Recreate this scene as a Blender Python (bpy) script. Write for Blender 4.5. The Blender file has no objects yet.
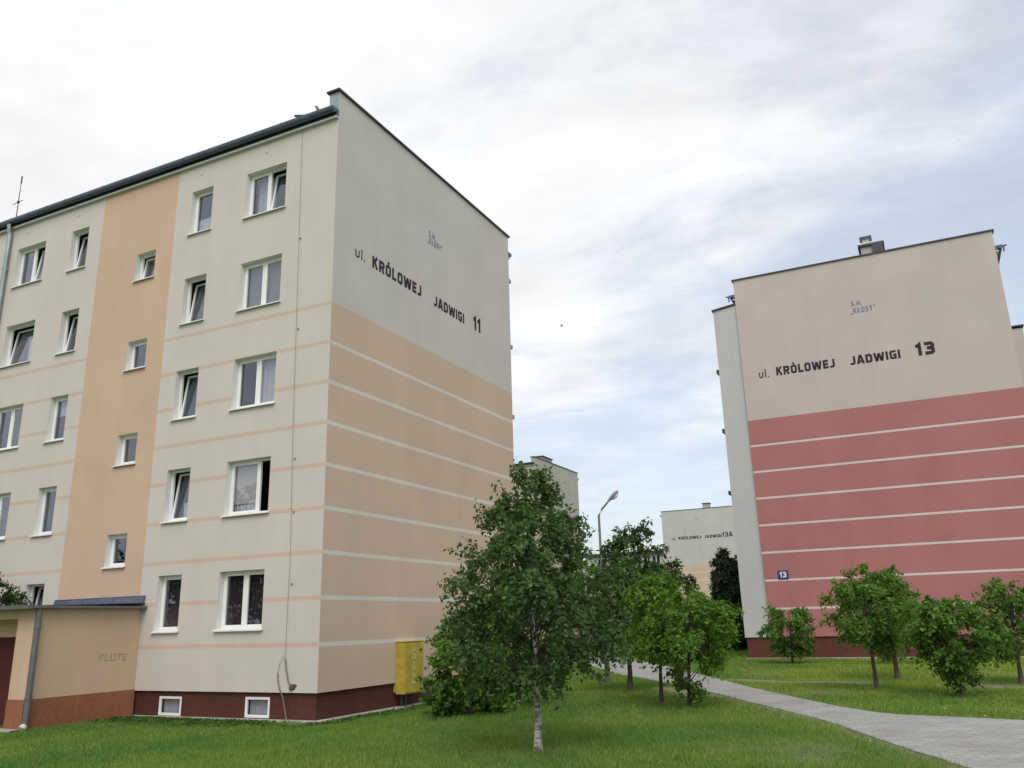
import bpy, math, random
import numpy as np
from mathutils import Vector

random.seed(7)
scene = bpy.context.scene
COL = scene.collection
R = math.radians

# ------------------------------------------------------------------ terrain
def ss(a, b, x):
    t = np.clip((x - a) / (b - a), 0, 1)
    return t * t * (3 - 2 * t)

def gz(x, y):
    return -0.27 - 0.34 * ss(5.0, 0.0, np.asarray(x, float)) * ss(15.0, 6.0, np.asarray(y, float))

# ------------------------------------------------------------------ helpers
class MB:
    """collects faces; build() links them as one mesh object"""
    def __init__(self):
        self.v, self.f, self.m = [], [], []
    def face(self, pts, mi=0):
        n = len(self.v)
        self.v += [tuple(map(float, p)) for p in pts]
        self.f.append(tuple(range(n, n + len(pts))))
        self.m.append(mi)
    def box(self, a, b, mi=0):
        x0, y0, z0 = a; x1, y1, z1 = b
        n = len(self.v)
        self.v += [(x0,y0,z0),(x1,y0,z0),(x1,y1,z0),(x0,y1,z0),(x0,y0,z1),(x1,y0,z1),(x1,y1,z1),(x0,y1,z1)]
        for q in ((0,3,2,1),(4,5,6,7),(0,1,5,4),(1,2,6,5),(2,3,7,6),(3,0,4,7)):
            self.f.append(tuple(n + i for i in q)); self.m.append(mi)
    def tube(self, pts, rad, sides=8, mi=0, cap=True):
        pts = [Vector(p) for p in pts]
        rad = rad if hasattr(rad, '__len__') else [rad] * len(pts)
        n0 = len(self.v)
        for i, p in enumerate(pts):
            t = (pts[min(i + 1, len(pts) - 1)] - pts[max(i - 1, 0)]).normalized()
            ref = Vector((0, 0, 1)) if abs(t.z) < .9 else Vector((1, 0, 0))
            a = t.cross(ref).normalized(); b = t.cross(a)
            for k in range(sides):
                an = 2 * math.pi * k / sides
                q = p + (a * math.cos(an) + b * math.sin(an)) * rad[i]
                self.v.append((q.x, q.y, q.z))
        for i in range(len(pts) - 1):
            for k in range(sides):
                k2 = (k + 1) % sides
                self.f.append((n0 + i*sides + k, n0 + i*sides + k2, n0 + (i+1)*sides + k2, n0 + (i+1)*sides + k)); self.m.append(mi)
        if cap:
            self.f.append(tuple(n0 + k for k in range(sides))); self.m.append(mi)
            self.f.append(tuple(n0 + (len(pts)-1)*sides + k for k in reversed(range(sides)))); self.m.append(mi)
    def prism(self, prof, ext, mi=0):
        """prof: list of 3D points (closed), ext: extrusion vector"""
        e = Vector(ext); n = len(prof)
        a = [Vector(p) for p in prof]; b = [p + e for p in a]
        self.face(list(reversed(a)), mi); self.face(b, mi)
        for i in range(n):
            j = (i + 1) % n
            self.face([a[i], a[j], b[j], b[i]], mi)
    def build(self, name, mats, parent=None, smooth=False, bevel=0.0):
        me = bpy.data.meshes.new(name)
        me.from_pydata(self.v, [], self.f)
        for m in (mats if isinstance(mats, (list, tuple)) else [mats]):
            me.materials.append(m)
        me.polygons.foreach_set('material_index', self.m)
        if smooth:
            me.polygons.foreach_set('use_smooth', [True] * len(self.f))
        me.update()
        o = bpy.data.objects.new(name, me); COL.objects.link(o)
        if parent: o.parent = parent
        if bevel:
            b = o.modifiers.new('bevel', 'BEVEL'); b.width = bevel; b.segments = 2; b.limit_method = 'ANGLE'
        return o

def fast_mesh(name, verts, faces, mats, parent=None):
    """verts Nx3, faces Mxk numpy"""
    me = bpy.data.meshes.new(name)
    k = faces.shape[1]
    me.vertices.add(len(verts)); me.vertices.foreach_set('co', verts.astype(np.float32).ravel())
    me.loops.add(faces.size); me.loops.foreach_set('vertex_index', faces.astype(np.int32).ravel())
    me.polygons.add(len(faces))
    me.polygons.foreach_set('loop_start', np.arange(0, faces.size, k, dtype=np.int32))
    me.update(calc_edges=True)
    me.materials.append(mats)
    o = bpy.data.objects.new(name, me); COL.objects.link(o)
    if parent: o.parent = parent
    return o

def thing(name, label, cat, loc=(0, 0, 0), rz=0, group=None):
    o = bpy.data.objects.new(name, None); COL.objects.link(o)
    o.location = loc; o.rotation_euler = (0, 0, rz); o.empty_display_size = .3
    o['label'] = label; o['category'] = cat
    if group: o['group'] = group
    return o

def tag(o, label, cat, group=None):
    o['label'] = label; o['category'] = cat
    if group: o['group'] = group
    return o

# ------------------------------------------------------------------ materials
class NT:
    def __init__(self, name):
        self.mat = bpy.data.materials.new(name); self.mat.use_nodes = True
        self.t = self.mat.node_tree; self.n = self.t.nodes
        self.b = self.n['Principled BSDF']; self.out = self.n['Material Output']
    def add(self, typ, **kw):
        n = self.n.new(typ)
        for k, v in kw.items(): setattr(n, k, v)
        return n
    def link(self, a, b): self.t.links.new(a, b)
    def coord(self, which='Object', scale=(1, 1, 1)):
        tc = self.add('ShaderNodeTexCoord'); mp = self.add('ShaderNodeMapping')
        self.link(tc.outputs[which], mp.inputs[0]); mp.inputs['Scale'].default_value = scale
        return mp.outputs[0]
    def noise(self, vec, scale, detail=4, rough=.55):
        n = self.add('ShaderNodeTexNoise'); n.inputs['Scale'].default_value = scale
        n.inputs['Detail'].default_value = detail; n.inputs['Roughness'].default_value = rough
        self.link(vec, n.inputs['Vector']); return n.outputs['Fac']
    def ramp(self, fac, stops):
        r = self.add('ShaderNodeValToRGB'); e = r.color_ramp.elements
        while len(e) < len(stops): e.new(.5)
        for i, (p, c) in enumerate(stops):
            e[i].position = p; e[i].color = (*c, 1) if len(c) == 3 else c
        self.link(fac, r.inputs[0]); return r.outputs[0]
    def mix(self, fac, a, b, typ='MIX'):
        m = self.add('ShaderNodeMix', data_type='RGBA', blend_type=typ)
        for sock, v in ((m.inputs[0], fac), (m.inputs[6], a), (m.inputs[7], b)):
            if hasattr(v, 'is_output'): self.link(v, sock)
            elif isinstance(v, (int, float)): sock.default_value = v
            else: sock.default_value = (*v, 1)
        return m.outputs[2]
    def bump(self, h, strength, dist):
        b = self.add('ShaderNodeBump'); b.inputs['Strength'].default_value = strength; b.inputs['Distance'].default_value = dist
        self.link(h, b.inputs['Height']); self.link(b.outputs[0], self.b.inputs['Normal'])

def stucco(name, col, var=.10, streak=.10, grain=.06):
    N = NT(name)
    v = N.coord('Object'); vs = N.coord('Object', (1.6, 1.6, .12))
    blot = N.ramp(N.noise(v, .55, 5), [(.3, (1 - var,) * 3), (.7, (1 + var * .5,) * 3)])
    run = N.ramp(N.noise(vs, 1.3, 6, .65), [(.35, (1 - streak,) * 3), (.6, (1.0,) * 3)])
    gr = N.ramp(N.noise(v, 26, 4, .7), [(.25, (1 - grain * 2.2,) * 3), (.75, (1 + grain,) * 3)])
    c = N.mix(1.0, col, blot, 'MULTIPLY'); c = N.mix(1.0, c, run, 'MULTIPLY'); c = N.mix(1.0, c, gr, 'MULTIPLY')
    N.link(c, N.b.inputs['Base Color']); N.b.inputs['Roughness'].default_value = .9
    N.b.inputs['Specular IOR Level'].default_value = .25
    N.bump(N.noise(v, 70, 3, .7), .5, .006)
    return N.mat

def paint(name, col, rough=.5, metal=0.0, var=.06, scale=4.0, bump=0.0):
    N = NT(name); v = N.coord('Object')
    c = N.mix(1.0, col, N.ramp(N.noise(v, scale, 5, .6), [(.3, (1 - var,) * 3), (.7, (1 + var,) * 3)]), 'MULTIPLY')
    N.link(c, N.b.inputs['Base Color']); N.b.inputs['Roughness'].default_value = rough; N.b.inputs['Metallic'].default_value = metal
    if bump: N.bump(N.noise(v, scale * 10, 3), bump, .004)
    return N.mat

M = {}
M['cream'] = stucco('cream_render', (.60, .558, .52), .05, .03)
M['cream_gable'] = stucco('cream_gable_render', (.585, .55, .52), .06, .03)
M['apricot'] = stucco('apricot_render', (.59, .43, .315), .08, .03)
M['apricot_line'] = stucco('apricot_line_render', (.61, .46, .36), .06, .03)
M['peach'] = stucco('peach_render', (.605, .455, .355), .07, .03)
M['pale_line'] = stucco('pale_line_render', (.66, .635, .60), .05, .05)
M['cream13'] = stucco('pinkish_cream_render', (.535, .465, .45), .06, .03)
M['red13'] = stucco('salmon_red_render', (.435, .182, .186), .08, .03, .13)
M['line13'] = stucco('pink_line_render', (.66, .56, .55), .05, .04)
M['offwhite'] = stucco('offwhite_render', (.505, .505, .51), .05, .03)
M['greybg'] = stucco('grey_beige_render', (.47, .455, .40), .07, .06)
M['grey13a'] = stucco('light_grey_render', (.51, .50, .49), .05, .04)
M['plinth'] = stucco('maroon_mosaic_plaster', (.10, .037, .026), .12, .12, .22)
M['plinth13'] = stucco('red_brown_mosaic_plaster', (.135, .048, .037), .12, .10, .2)
M['terracotta'] = stucco('terracotta_mosaic_plaster', (.34, .135, .075), .14, .10, .2)
M['porch'] = stucco('ochre_render', (.61, .445, .31), .10, .05)
M['white'] = paint('white_window_plastic', (.80, .80, .79), .35, var=.03)
M['reveal'] = stucco('white_reveal_render', (.74, .735, .71), .04, .06)
M['sill'] = paint('white_sill_metal', (.74, .74, .73), .4, var=.05)
M['interior'] = paint('dark_room', (.09, .08, .08), .9)
M['blind'] = paint('pale_roller_blind', (.60, .55, .52), .8)
M['slats'] = paint('grey_venetian_slats', (.42, .41, .42), .5)
M['curtain'] = paint('white_net_curtain', (.50, .50, .52), .85, var=.15, scale=9)
M['roofmetal'] = paint('blue_grey_sheet_metal', (.09, .112, .16), .42, .5, .15, 3)
M['zinc'] = paint('weathered_zinc', (.30, .345, .355), .45, .6, .18, 2.5)
M['capmetal'] = paint('dark_cap_metal', (.06, .058, .075), .5, .4, .1)
M['fascia'] = paint('pale_fascia_strip', (.55, .56, .58), .5)
M['felt'] = stucco('roofing_felt', (.07, .07, .072), .2, .05)
M['pipe'] = paint('grey_galvanised_pipe', (.15, .152, .155), .5, .4, .15, 3)
M['letter'] = paint('faded_black_paint', (.022, .012, .028), .8, var=.25, scale=3)
M['lilac'] = paint('faded_blue_paint', (.17, .20, .33), .85, var=.25, scale=3)
M['graffiti'] = paint('grey_graffiti_paint', (.30, .245, .17), .85, var=.3)
M['yellow'] = paint('faded_yellow_enamel', (.41, .325, .04), .55, var=.2, scale=5)
M['yellowpale'] = paint('pale_yellow_paint', (.50, .46, .20), .8, var=.2, scale=12)
M['blackmetal'] = paint('black_metal', (.02, .02, .022), .5)
M['door'] = paint('dark_red_door', (.07, .008, .008), .8, var=.2)
M['blue'] = paint('blue_enamel', (.018, .022, .20), .35)
M['whitepaint'] = paint('white_lettering', (.78, .78, .80), .4)
M['concrete'] = stucco('pale_concrete', (.40, .385, .36), .15, .0, .1)
M['chimney'] = stucco('grey_chimney_render', (.42, .41, .40), .12, .1)
M['pole'] = paint('galvanised_pole', (.16, .165, .165), .5, .3, .12, 3)
M['lampbody'] = paint('grey_lamp_body', (.25, .26, .27), .45)
M['lens'] = paint('milky_lamp_lens', (.70, .71, .73), .25)
M['cable'] = paint('black_cable', (.19, .175, .16), .7)
M['soot'] = paint('soot_stain', (.10, .07, .04), .95, var=.4, scale=20)
M['rust'] = paint('rusty_metal', (.22, .15, .13), .8, var=.2)
M['bird'] = paint('dark_feathers', (.06, .06, .065), .8)

def mk_lace():
    N = NT('patterned_lace_curtain'); v = N.coord('Object', (1, 1, .6))
    vo = N.add('ShaderNodeTexVoronoi'); vo.inputs['Scale'].default_value = 13; N.link(v, vo.inputs['Vector'])
    c = N.ramp(vo.outputs['Distance'], [(.14, (.36, .35, .34)), (.36, (.02, .018, .02))])
    c = N.mix(N.noise(v, 6, 4), c, (.06, .035, .035))
    N.link(c, N.b.inputs['Base Color']); N.b.inputs['Roughness'].default_value = .9
    return N.mat
M['lace'] = mk_lace()

def mk_glass():
    N = NT('window_glass')
    N.n.remove(N.b)
    tr = N.add('ShaderNodeBsdfTransparent'); gl = N.add('ShaderNodeBsdfGlossy'); mx = N.add('ShaderNodeMixShader'); lw = N.add('ShaderNodeLayerWeight'); lw.inputs[0].default_value = .5
    pw_ = N.add('ShaderNodeMath', operation='POWER'); N.link(lw.outputs['Facing'], pw_.inputs[0]); pw_.inputs[1].default_value = 2.4
    fr = N.add('ShaderNodeMath', operation='MULTIPLY_ADD', use_clamp=True); N.link(pw_.outputs[0], fr.inputs[0]); fr.inputs[1].default_value = .85; fr.inputs[2].default_value = .095
    tr.inputs[0].default_value = (.80, .82, .86, 1); gl.inputs['Roughness'].default_value = .015; gl.inputs[0].default_value = (.80, .85, 1, 1)
    N.link(fr.outputs[0], mx.inputs[0]); N.link(tr.outputs[0], mx.inputs[1]); N.link(gl.outputs[0], mx.inputs[2]); N.link(mx.outputs[0], N.out.inputs[0])
    return N.mat
M['glass'] = mk_glass()

def mk_leaf(name, dark, light, trans=.35):
    N = NT(name)
    g = N.add('ShaderNodeNewGeometry')
    c = N.ramp(g.outputs['Random Per Island'], [(0, dark), (.75, tuple((a + b) / 2 for a, b in zip(dark, light))), (1, light)])
    tc = N.coord('Object'); c = N.mix(1.0, c, N.ramp(N.noise(tc, 1.6, 3), [(.3, (.78, .80, .8)), (.7, (1.2, 1.15, 1.0))]), 'MULTIPLY')
    N.link(c, N.b.inputs['Base Color']); N.b.inputs['Roughness'].default_value = .6; N.b.inputs['Specular IOR Level'].default_value = .18
    tl = N.add('ShaderNodeBsdfTranslucent'); mx = N.add('ShaderNodeMixShader'); mx.inputs[0].default_value = trans
    c2 = N.mix(1.0, c, (1.25, 1.45, .55), 'MULTIPLY')
    N.link(c2, tl.inputs[0]); N.link(N.b.outputs[0], mx.inputs[1]); N.link(tl.outputs[0], mx.inputs[2]); N.link(mx.outputs[0], N.out.inputs[0])
    return N.mat
M['leaf_birch'] = mk_leaf('birch_leaf', (.048, .098, .036), (.13, .20, .078), .38)
M['leaf_bright'] = mk_leaf('young_ash_leaf', (.070, .155, .024), (.17, .29, .050), .44)
M['leaf_mid'] = mk_leaf('maple_leaf', (.068, .148, .030), (.18, .30, .065), .42)
M['leaf_dark'] = mk_leaf('walnut_leaf', (.034, .075, .026), (.09, .15, .05), .3)
M['leaf_bush'] = mk_leaf('lilac_leaf', (.05, .125, .024), (.14, .25, .05), .36)
M['leaf_weed'] = mk_leaf('weed_leaf', (.038, .085, .020), (.085, .16, .035), .25)
M['needle'] = mk_leaf('conifer_foliage', (.022, .046, .024), (.055, .092, .042), .15)

def mk_bark(name, a, b, scale=(6, 6, 1.5)):
    N = NT(name); v = N.coord('Object', scale)
    c = N.ramp(N.noise(v, 3, 6, .7), [(.35, a), (.65, b)])
    N.link(c, N.b.inputs['Base Color']); N.b.inputs['Roughness'].default_value = .9; N.bump(N.noise(v, 6, 5), .8, .01)
    return N.mat
M['bark'] = mk_bark('dark_bark', (.028, .022, .018), (.085, .07, .058))
def mk_birch():
    N = NT('birch_bark'); v = N.coord('Object', (5, 5, 14)); v2 = N.coord('Object', (3, 3, 2.2))
    c = N.ramp(N.noise(v, 1.6, 5, .7), [(.40, (.05, .045, .04)), (.50, (.52, .50, .46)), (.8, (.62, .60, .56))])
    c = N.mix(N.ramp(N.noise(v2, 2.2, 4), [(.46, (0, 0, 0)), (.58, (1, 1, 1))]), c, (.16, .14, .12))
    N.link(c, N.b.inputs['Base Color']); N.b.inputs['Roughness'].default_value = .8; N.bump(N.noise(v, 3, 4), .6, .008)
    return N.mat
M['birch'] = mk_birch()

def mk_ground():
    N = NT('lawn_soil'); v = N.coord('Object')
    g = N.ramp(N.noise(v, .45, 5, .6), [(.3, (.085, .15, .030)), (.55, (.13, .21, .045)), (.75, (.19, .235, .065))])
    g = N.mix(N.ramp(N.noise(v, 5, 5, .7), [(.42, (0,) * 3), (.7, (1,) * 3)]), g, (.06, .11, .025))
    g = N.mix(N.ramp(N.noise(v, 60, 3, .7), [(.35, (0,) * 3), (.75, (.6,) * 3)]), g, (.10, .15, .04))
    at = N.add('ShaderNodeAttribute', attribute_name='bare')
    d = N.ramp(N.noise(v, 9, 5, .7), [(.3, (.20, .165, .11)), (.7, (.38, .33, .25))])
    f = N.add('ShaderNodeMath', operation='MULTIPLY_ADD'); N.link(N.noise(v, 7, 5, .7), f.inputs[0]); f.inputs[1].default_value = 1.4; f.inputs[2].default_value = -.7
    f2 = N.add('ShaderNodeMath', operation='MULTIPLY_ADD', use_clamp=True); N.link(at.outputs['Fac'], f2.inputs[0]); f2.inputs[1].default_value = 1.5; N.link(f.outputs[0], f2.inputs[2])
    f3 = N.add('ShaderNodeMath', operation='MULTIPLY', use_clamp=True); N.link(f2.outputs[0], f3.inputs[0]); N.link(at.outputs['Fac'], f3.inputs[1])
    N.link(N.mix(f3.outputs[0], g, d), N.b.inputs['Base Color']); N.b.inputs['Roughness'].default_value = .95
    N.b.inputs['Specular IOR Level'].default_value = .15
    N.bump(N.noise(v, 25, 5, .75), .9, .05)
    return N.mat
M['ground'] = mk_ground()

def mk_grass():
    N = NT('grass_blades'); g = N.add('ShaderNodeNewGeometry'); v = N.coord('Object')
    c = N.ramp(g.outputs['Random Per Island'], [(0, (.085, .170, .034)), (.6, (.155, .270, .058)), (.92, (.23, .345, .088)), (1, (.38, .35, .17))])
    c = N.mix(N.ramp(N.noise(v, .38, 6, .65), [(.38, (0,) * 3), (.62, (1,) * 3)]), N.mix(1.0, c, (.70, .88, .80), 'MULTIPLY'), N.mix(1.0, c, (1.35, 1.14, 1.05), 'MULTIPLY'))
    sx = N.add('ShaderNodeSeparateXYZ'); N.link(v, sx.inputs[0])
    dr = N.add('ShaderNodeMapRange'); dr.interpolation_type = 'SMOOTHSTEP'; N.link(sx.outputs[1], dr.inputs[0]); dr.inputs[1].default_value = -1; dr.inputs[2].default_value = 9
    d2 = N.add('ShaderNodeMapRange'); d2.interpolation_type = 'SMOOTHSTEP'; N.link(sx.outputs[0], d2.inputs[0]); d2.inputs[1].default_value = 6; d2.inputs[2].default_value = 10
    dm = N.add('ShaderNodeMath', operation='MULTIPLY'); N.link(dr.outputs[0], dm.inputs[0]); N.link(d2.outputs[0], dm.inputs[1])
    c = N.mix(dm.outputs[0], c, N.mix(1.0, c, (1.45, 1.22, 1.1), 'MULTIPLY'))     # drier lawn beyond the path
    N.link(c, N.b.inputs['Base Color']); N.b.inputs['Roughness'].default_value = .6; N.b.inputs['Specular IOR Level'].default_value = .2
    tl = N.add('ShaderNodeBsdfTranslucent'); mx = N.add('ShaderNodeMixShader'); mx.inputs[0].default_value = .35
    N.link(N.mix(1.0, c, (1.2, 1.3, .6), 'MULTIPLY'), tl.inputs[0]); N.link(N.b.outputs[0], mx.inputs[1]); N.link(tl.outputs[0], mx.inputs[2]); N.link(mx.outputs[0], N.out.inputs[0])
    return N.mat
M['grass'] = mk_grass()

def mk_paver():
    N = NT('grey_pavers'); tc = N.add('ShaderNodeTexCoord'); mp = N.add('ShaderNodeMapping'); N.link(tc.outputs['Object'], mp.inputs[0])
    mp.inputs['Rotation'].default_value = (0, 0, R(-25))
    b = N.add('ShaderNodeTexBrick'); N.link(mp.outputs[0], b.inputs['Vector'])
    b.inputs['Scale'].default_value = 1.0; b.inputs['Brick Width'].default_value = .30; b.inputs['Row Height'].default_value = .15; b.inputs['Mortar Size'].default_value = .007
    b.inputs['Color1'].default_value = (.275, .268, .262, 1); b.inputs['Color2'].default_value = (.33, .325, .315, 1); b.inputs['Mortar'].default_value = (.13, .125, .105, 1); b.inputs['Mortar Smooth'].default_value = .4
    v = N.coord('Object')
    c = N.mix(1.0, b.outputs['Color'], N.ramp(N.noise(v, 1.2, 6, .65), [(.3, (.80, .79, .76)), (.7, (1.1, 1.1, 1.1))]), 'MULTIPLY')
    N.link(c, N.b.inputs['Base Color']); N.b.inputs['Roughness'].default_value = .85
    N.bump(b.outputs['Fac'], -.4, .006)
    return N.mat
M['paver'] = mk_paver()

# ------------------------------------------------------------------ lettering (own stroke alphabet, square grotesque)
def glyphs(t):
    e = t / 2; W = .74; L, Rr, B, T = e, W - e, e, 1 - e; c = .10
    O = [(L+c,B),(Rr-c,B),(Rr,B+c),(Rr,T-c),(Rr-c,T),(L+c,T),(L,T-c),(L,B+c)]
    g = {
     'O': (W, [('c', O)]), 'Ó': (W, [('c', O), ('o', [(W/2-.06,1.07),(W/2+.10,1.26)])]),
     'K': (W, [('o', [(L,0),(L,1)]), ('o', [(L+.06,.46),(W-e*.9,1)]), ('o', [(L+.2,.58),(W-e*.8,0)])]),
     'R': (W, [('o', [(L,0),(L,T),(Rr-c,T),(Rr,T-c),(Rr,.46+c),(Rr-c,.46),(L+e,.46)]), ('o', [(.40,.46),(Rr,0)])]),
     'L': (.62, [('o', [(L,1),(L,B),(.62,B)])]),
     'Ł': (.66, [('o', [(L+.06,1),(L+.06,B),(.66,B)]), ('o', [(0,.38),(.42,.64)])]),
     'W': (1.14, [('o', [(e*.8,1),(.25,e),(.36,e),(.52,.80),(.62,.80),(.78,e),(.89,e),(1.14-e*.8,1)])]),
     'E': (.64, [('o', [(.64,T),(L,T),(L,B),(.64,B)]), ('o', [(L,.5),(.60,.5)])]),
     'F': (.62, [('o', [(.62,T),(L,T),(L,0)]), ('o', [(L,.5),(.55,.5)])]),
     'J': (.60, [('o', [(.60-e,1),(.60-e,B+c),(.60-e-c,B),(.02,B)])]),
     'A': (.80, [('o', [(.08,0),(.345,.93),(.455,.93),(.72,0)]), ('o', [(.2,.27),(.6,.27)])]),
     'D': (W, [('c', [(L,B),(Rr-c,B),(Rr,B+c),(Rr,T-c),(Rr-c,T),(L,T)])]),
     'I': (t, [('o', [(e,0),(e,1)])]),
     'G': (W, [('o', [(W-.03,T),(L+c,T),(L,T-c),(L,B+c),(L+c,B),(Rr,B),(Rr,.48),(W*.5,.48)])]),
     '1': (.42, [('o', [(.0,.74),(.16,.78),(.42-e,T),(.42-e,0)])]),
     '3': (W, [('o', [(.03,T),(Rr-c,T),(Rr,T-c),(Rr,.52+c),(Rr-c,.52),(.2,.52)]), ('o', [(Rr-c,.5),(Rr,.5-c),(Rr,B+c),(Rr-c,B),(.03,B)])]),
     'S': (.66, [('o', [(.64,T),(L+c,T),(L,T-c),(L,.5+c),(L+c,.5),(.66-e-c,.5),(.66-e,.5-c),(.66-e,B+c),(.66-e-c,B),(.02,B)])]),
     'M': (.92, [('o', [(L,0),(L,.96),(.46,.25),(.92-e,.96),(.92-e,0)])]),
     'N': (W, [('o', [(L,0),(L,.95),(Rr,.05),(Rr,1)])]),
     'Y': (W, [('o', [(e,1),(W/2,.45),(W-e,1)]), ('o', [(W/2,.47),(W/2,0)])]),
     'T': (W, [('o', [(0,T),(W,T)]), ('o', [(W/2,T),(W/2,0)])]),
     'U': (W, [('o', [(L,1),(L,B+c),(L+c,B),(Rr-c,B),(Rr,B+c),(Rr,1)])]),
     'Z': (W, [('o', [(0,T),(W-e,T),(e,B),(W,B)])]),
     'u': (.56, [('o', [(L,.72),(L,B+.1),(L+.1,B),(.56-e-.1,B),(.56-e,B+.1),(.56-e,.72)])]),
     'l': (t, [('o', [(e,0),(e,1.02)])]), '.': (t, [('o', [(e,0),(e,t)])]),
     ',': (.3, [('o', [(.02,-.15),(.08,.1)]), ('o', [(.2,-.15),(.26,.1)])]), '"': (.3, [('o', [(.04,.78),(.1,1.02)]), ('o', [(.22,.78),(.28,1.02)])]),
     ' ': (.5, []),
    }
    return g

def write(mb, text, org, u, v, n, h, width=None, t=.25, gap=.15, mi=0):
    """text painted on a wall: org lower left, u along the line, v up, n outward; width fits the line"""
    G = glyphs(t); u, v, n, org = Vector(u), Vector(v), Vector(n), Vector(org)
    tot = sum(G[ch][0] + gap for ch in text) - gap
    sx = width / tot if width else h
    x = 0; lay = 0
    for ch in text:
        w, strokes = G[ch]
        for kind, pts in strokes:
            p = [Vector((a, b)) for a, b in pts]; m = len(p); off = []
            for i in range(m):
                a = p[i - 1] if (i > 0 or kind == 'c') else None
                b = p[(i + 1) % m] if (i < m - 1 or kind == 'c') else None
                d1 = (p[i] - a).normalized() if a is not None else None
                d2 = (b - p[i]).normalized() if b is not None else None
                if d1 is None: d1 = d2
                if d2 is None: d2 = d1
                n1 = Vector((-d1.y, d1.x)); n2 = Vector((-d2.y, d2.x)); mm = (n1 + n2)
                mm = n1 if mm.length < 1e-4 else mm.normalized()
                off.append(mm * (t / 2) / max(.45, mm.dot(n1)))
            z = n * (.004 + .0006 * (lay % 5)); lay += 1
            P = lambda q: org + u * ((x + q.x) * sx) + v * (q.y * h) + z
            for i in range(m if kind == 'c' else m - 1):
                j = (i + 1) % m
                mb.face([P(p[i] - off[i]), P(p[j] - off[j]), P(p[j] + off[j]), P(p[i] + off[i])], mi)
        x += w + gap
    return x * sx

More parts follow.
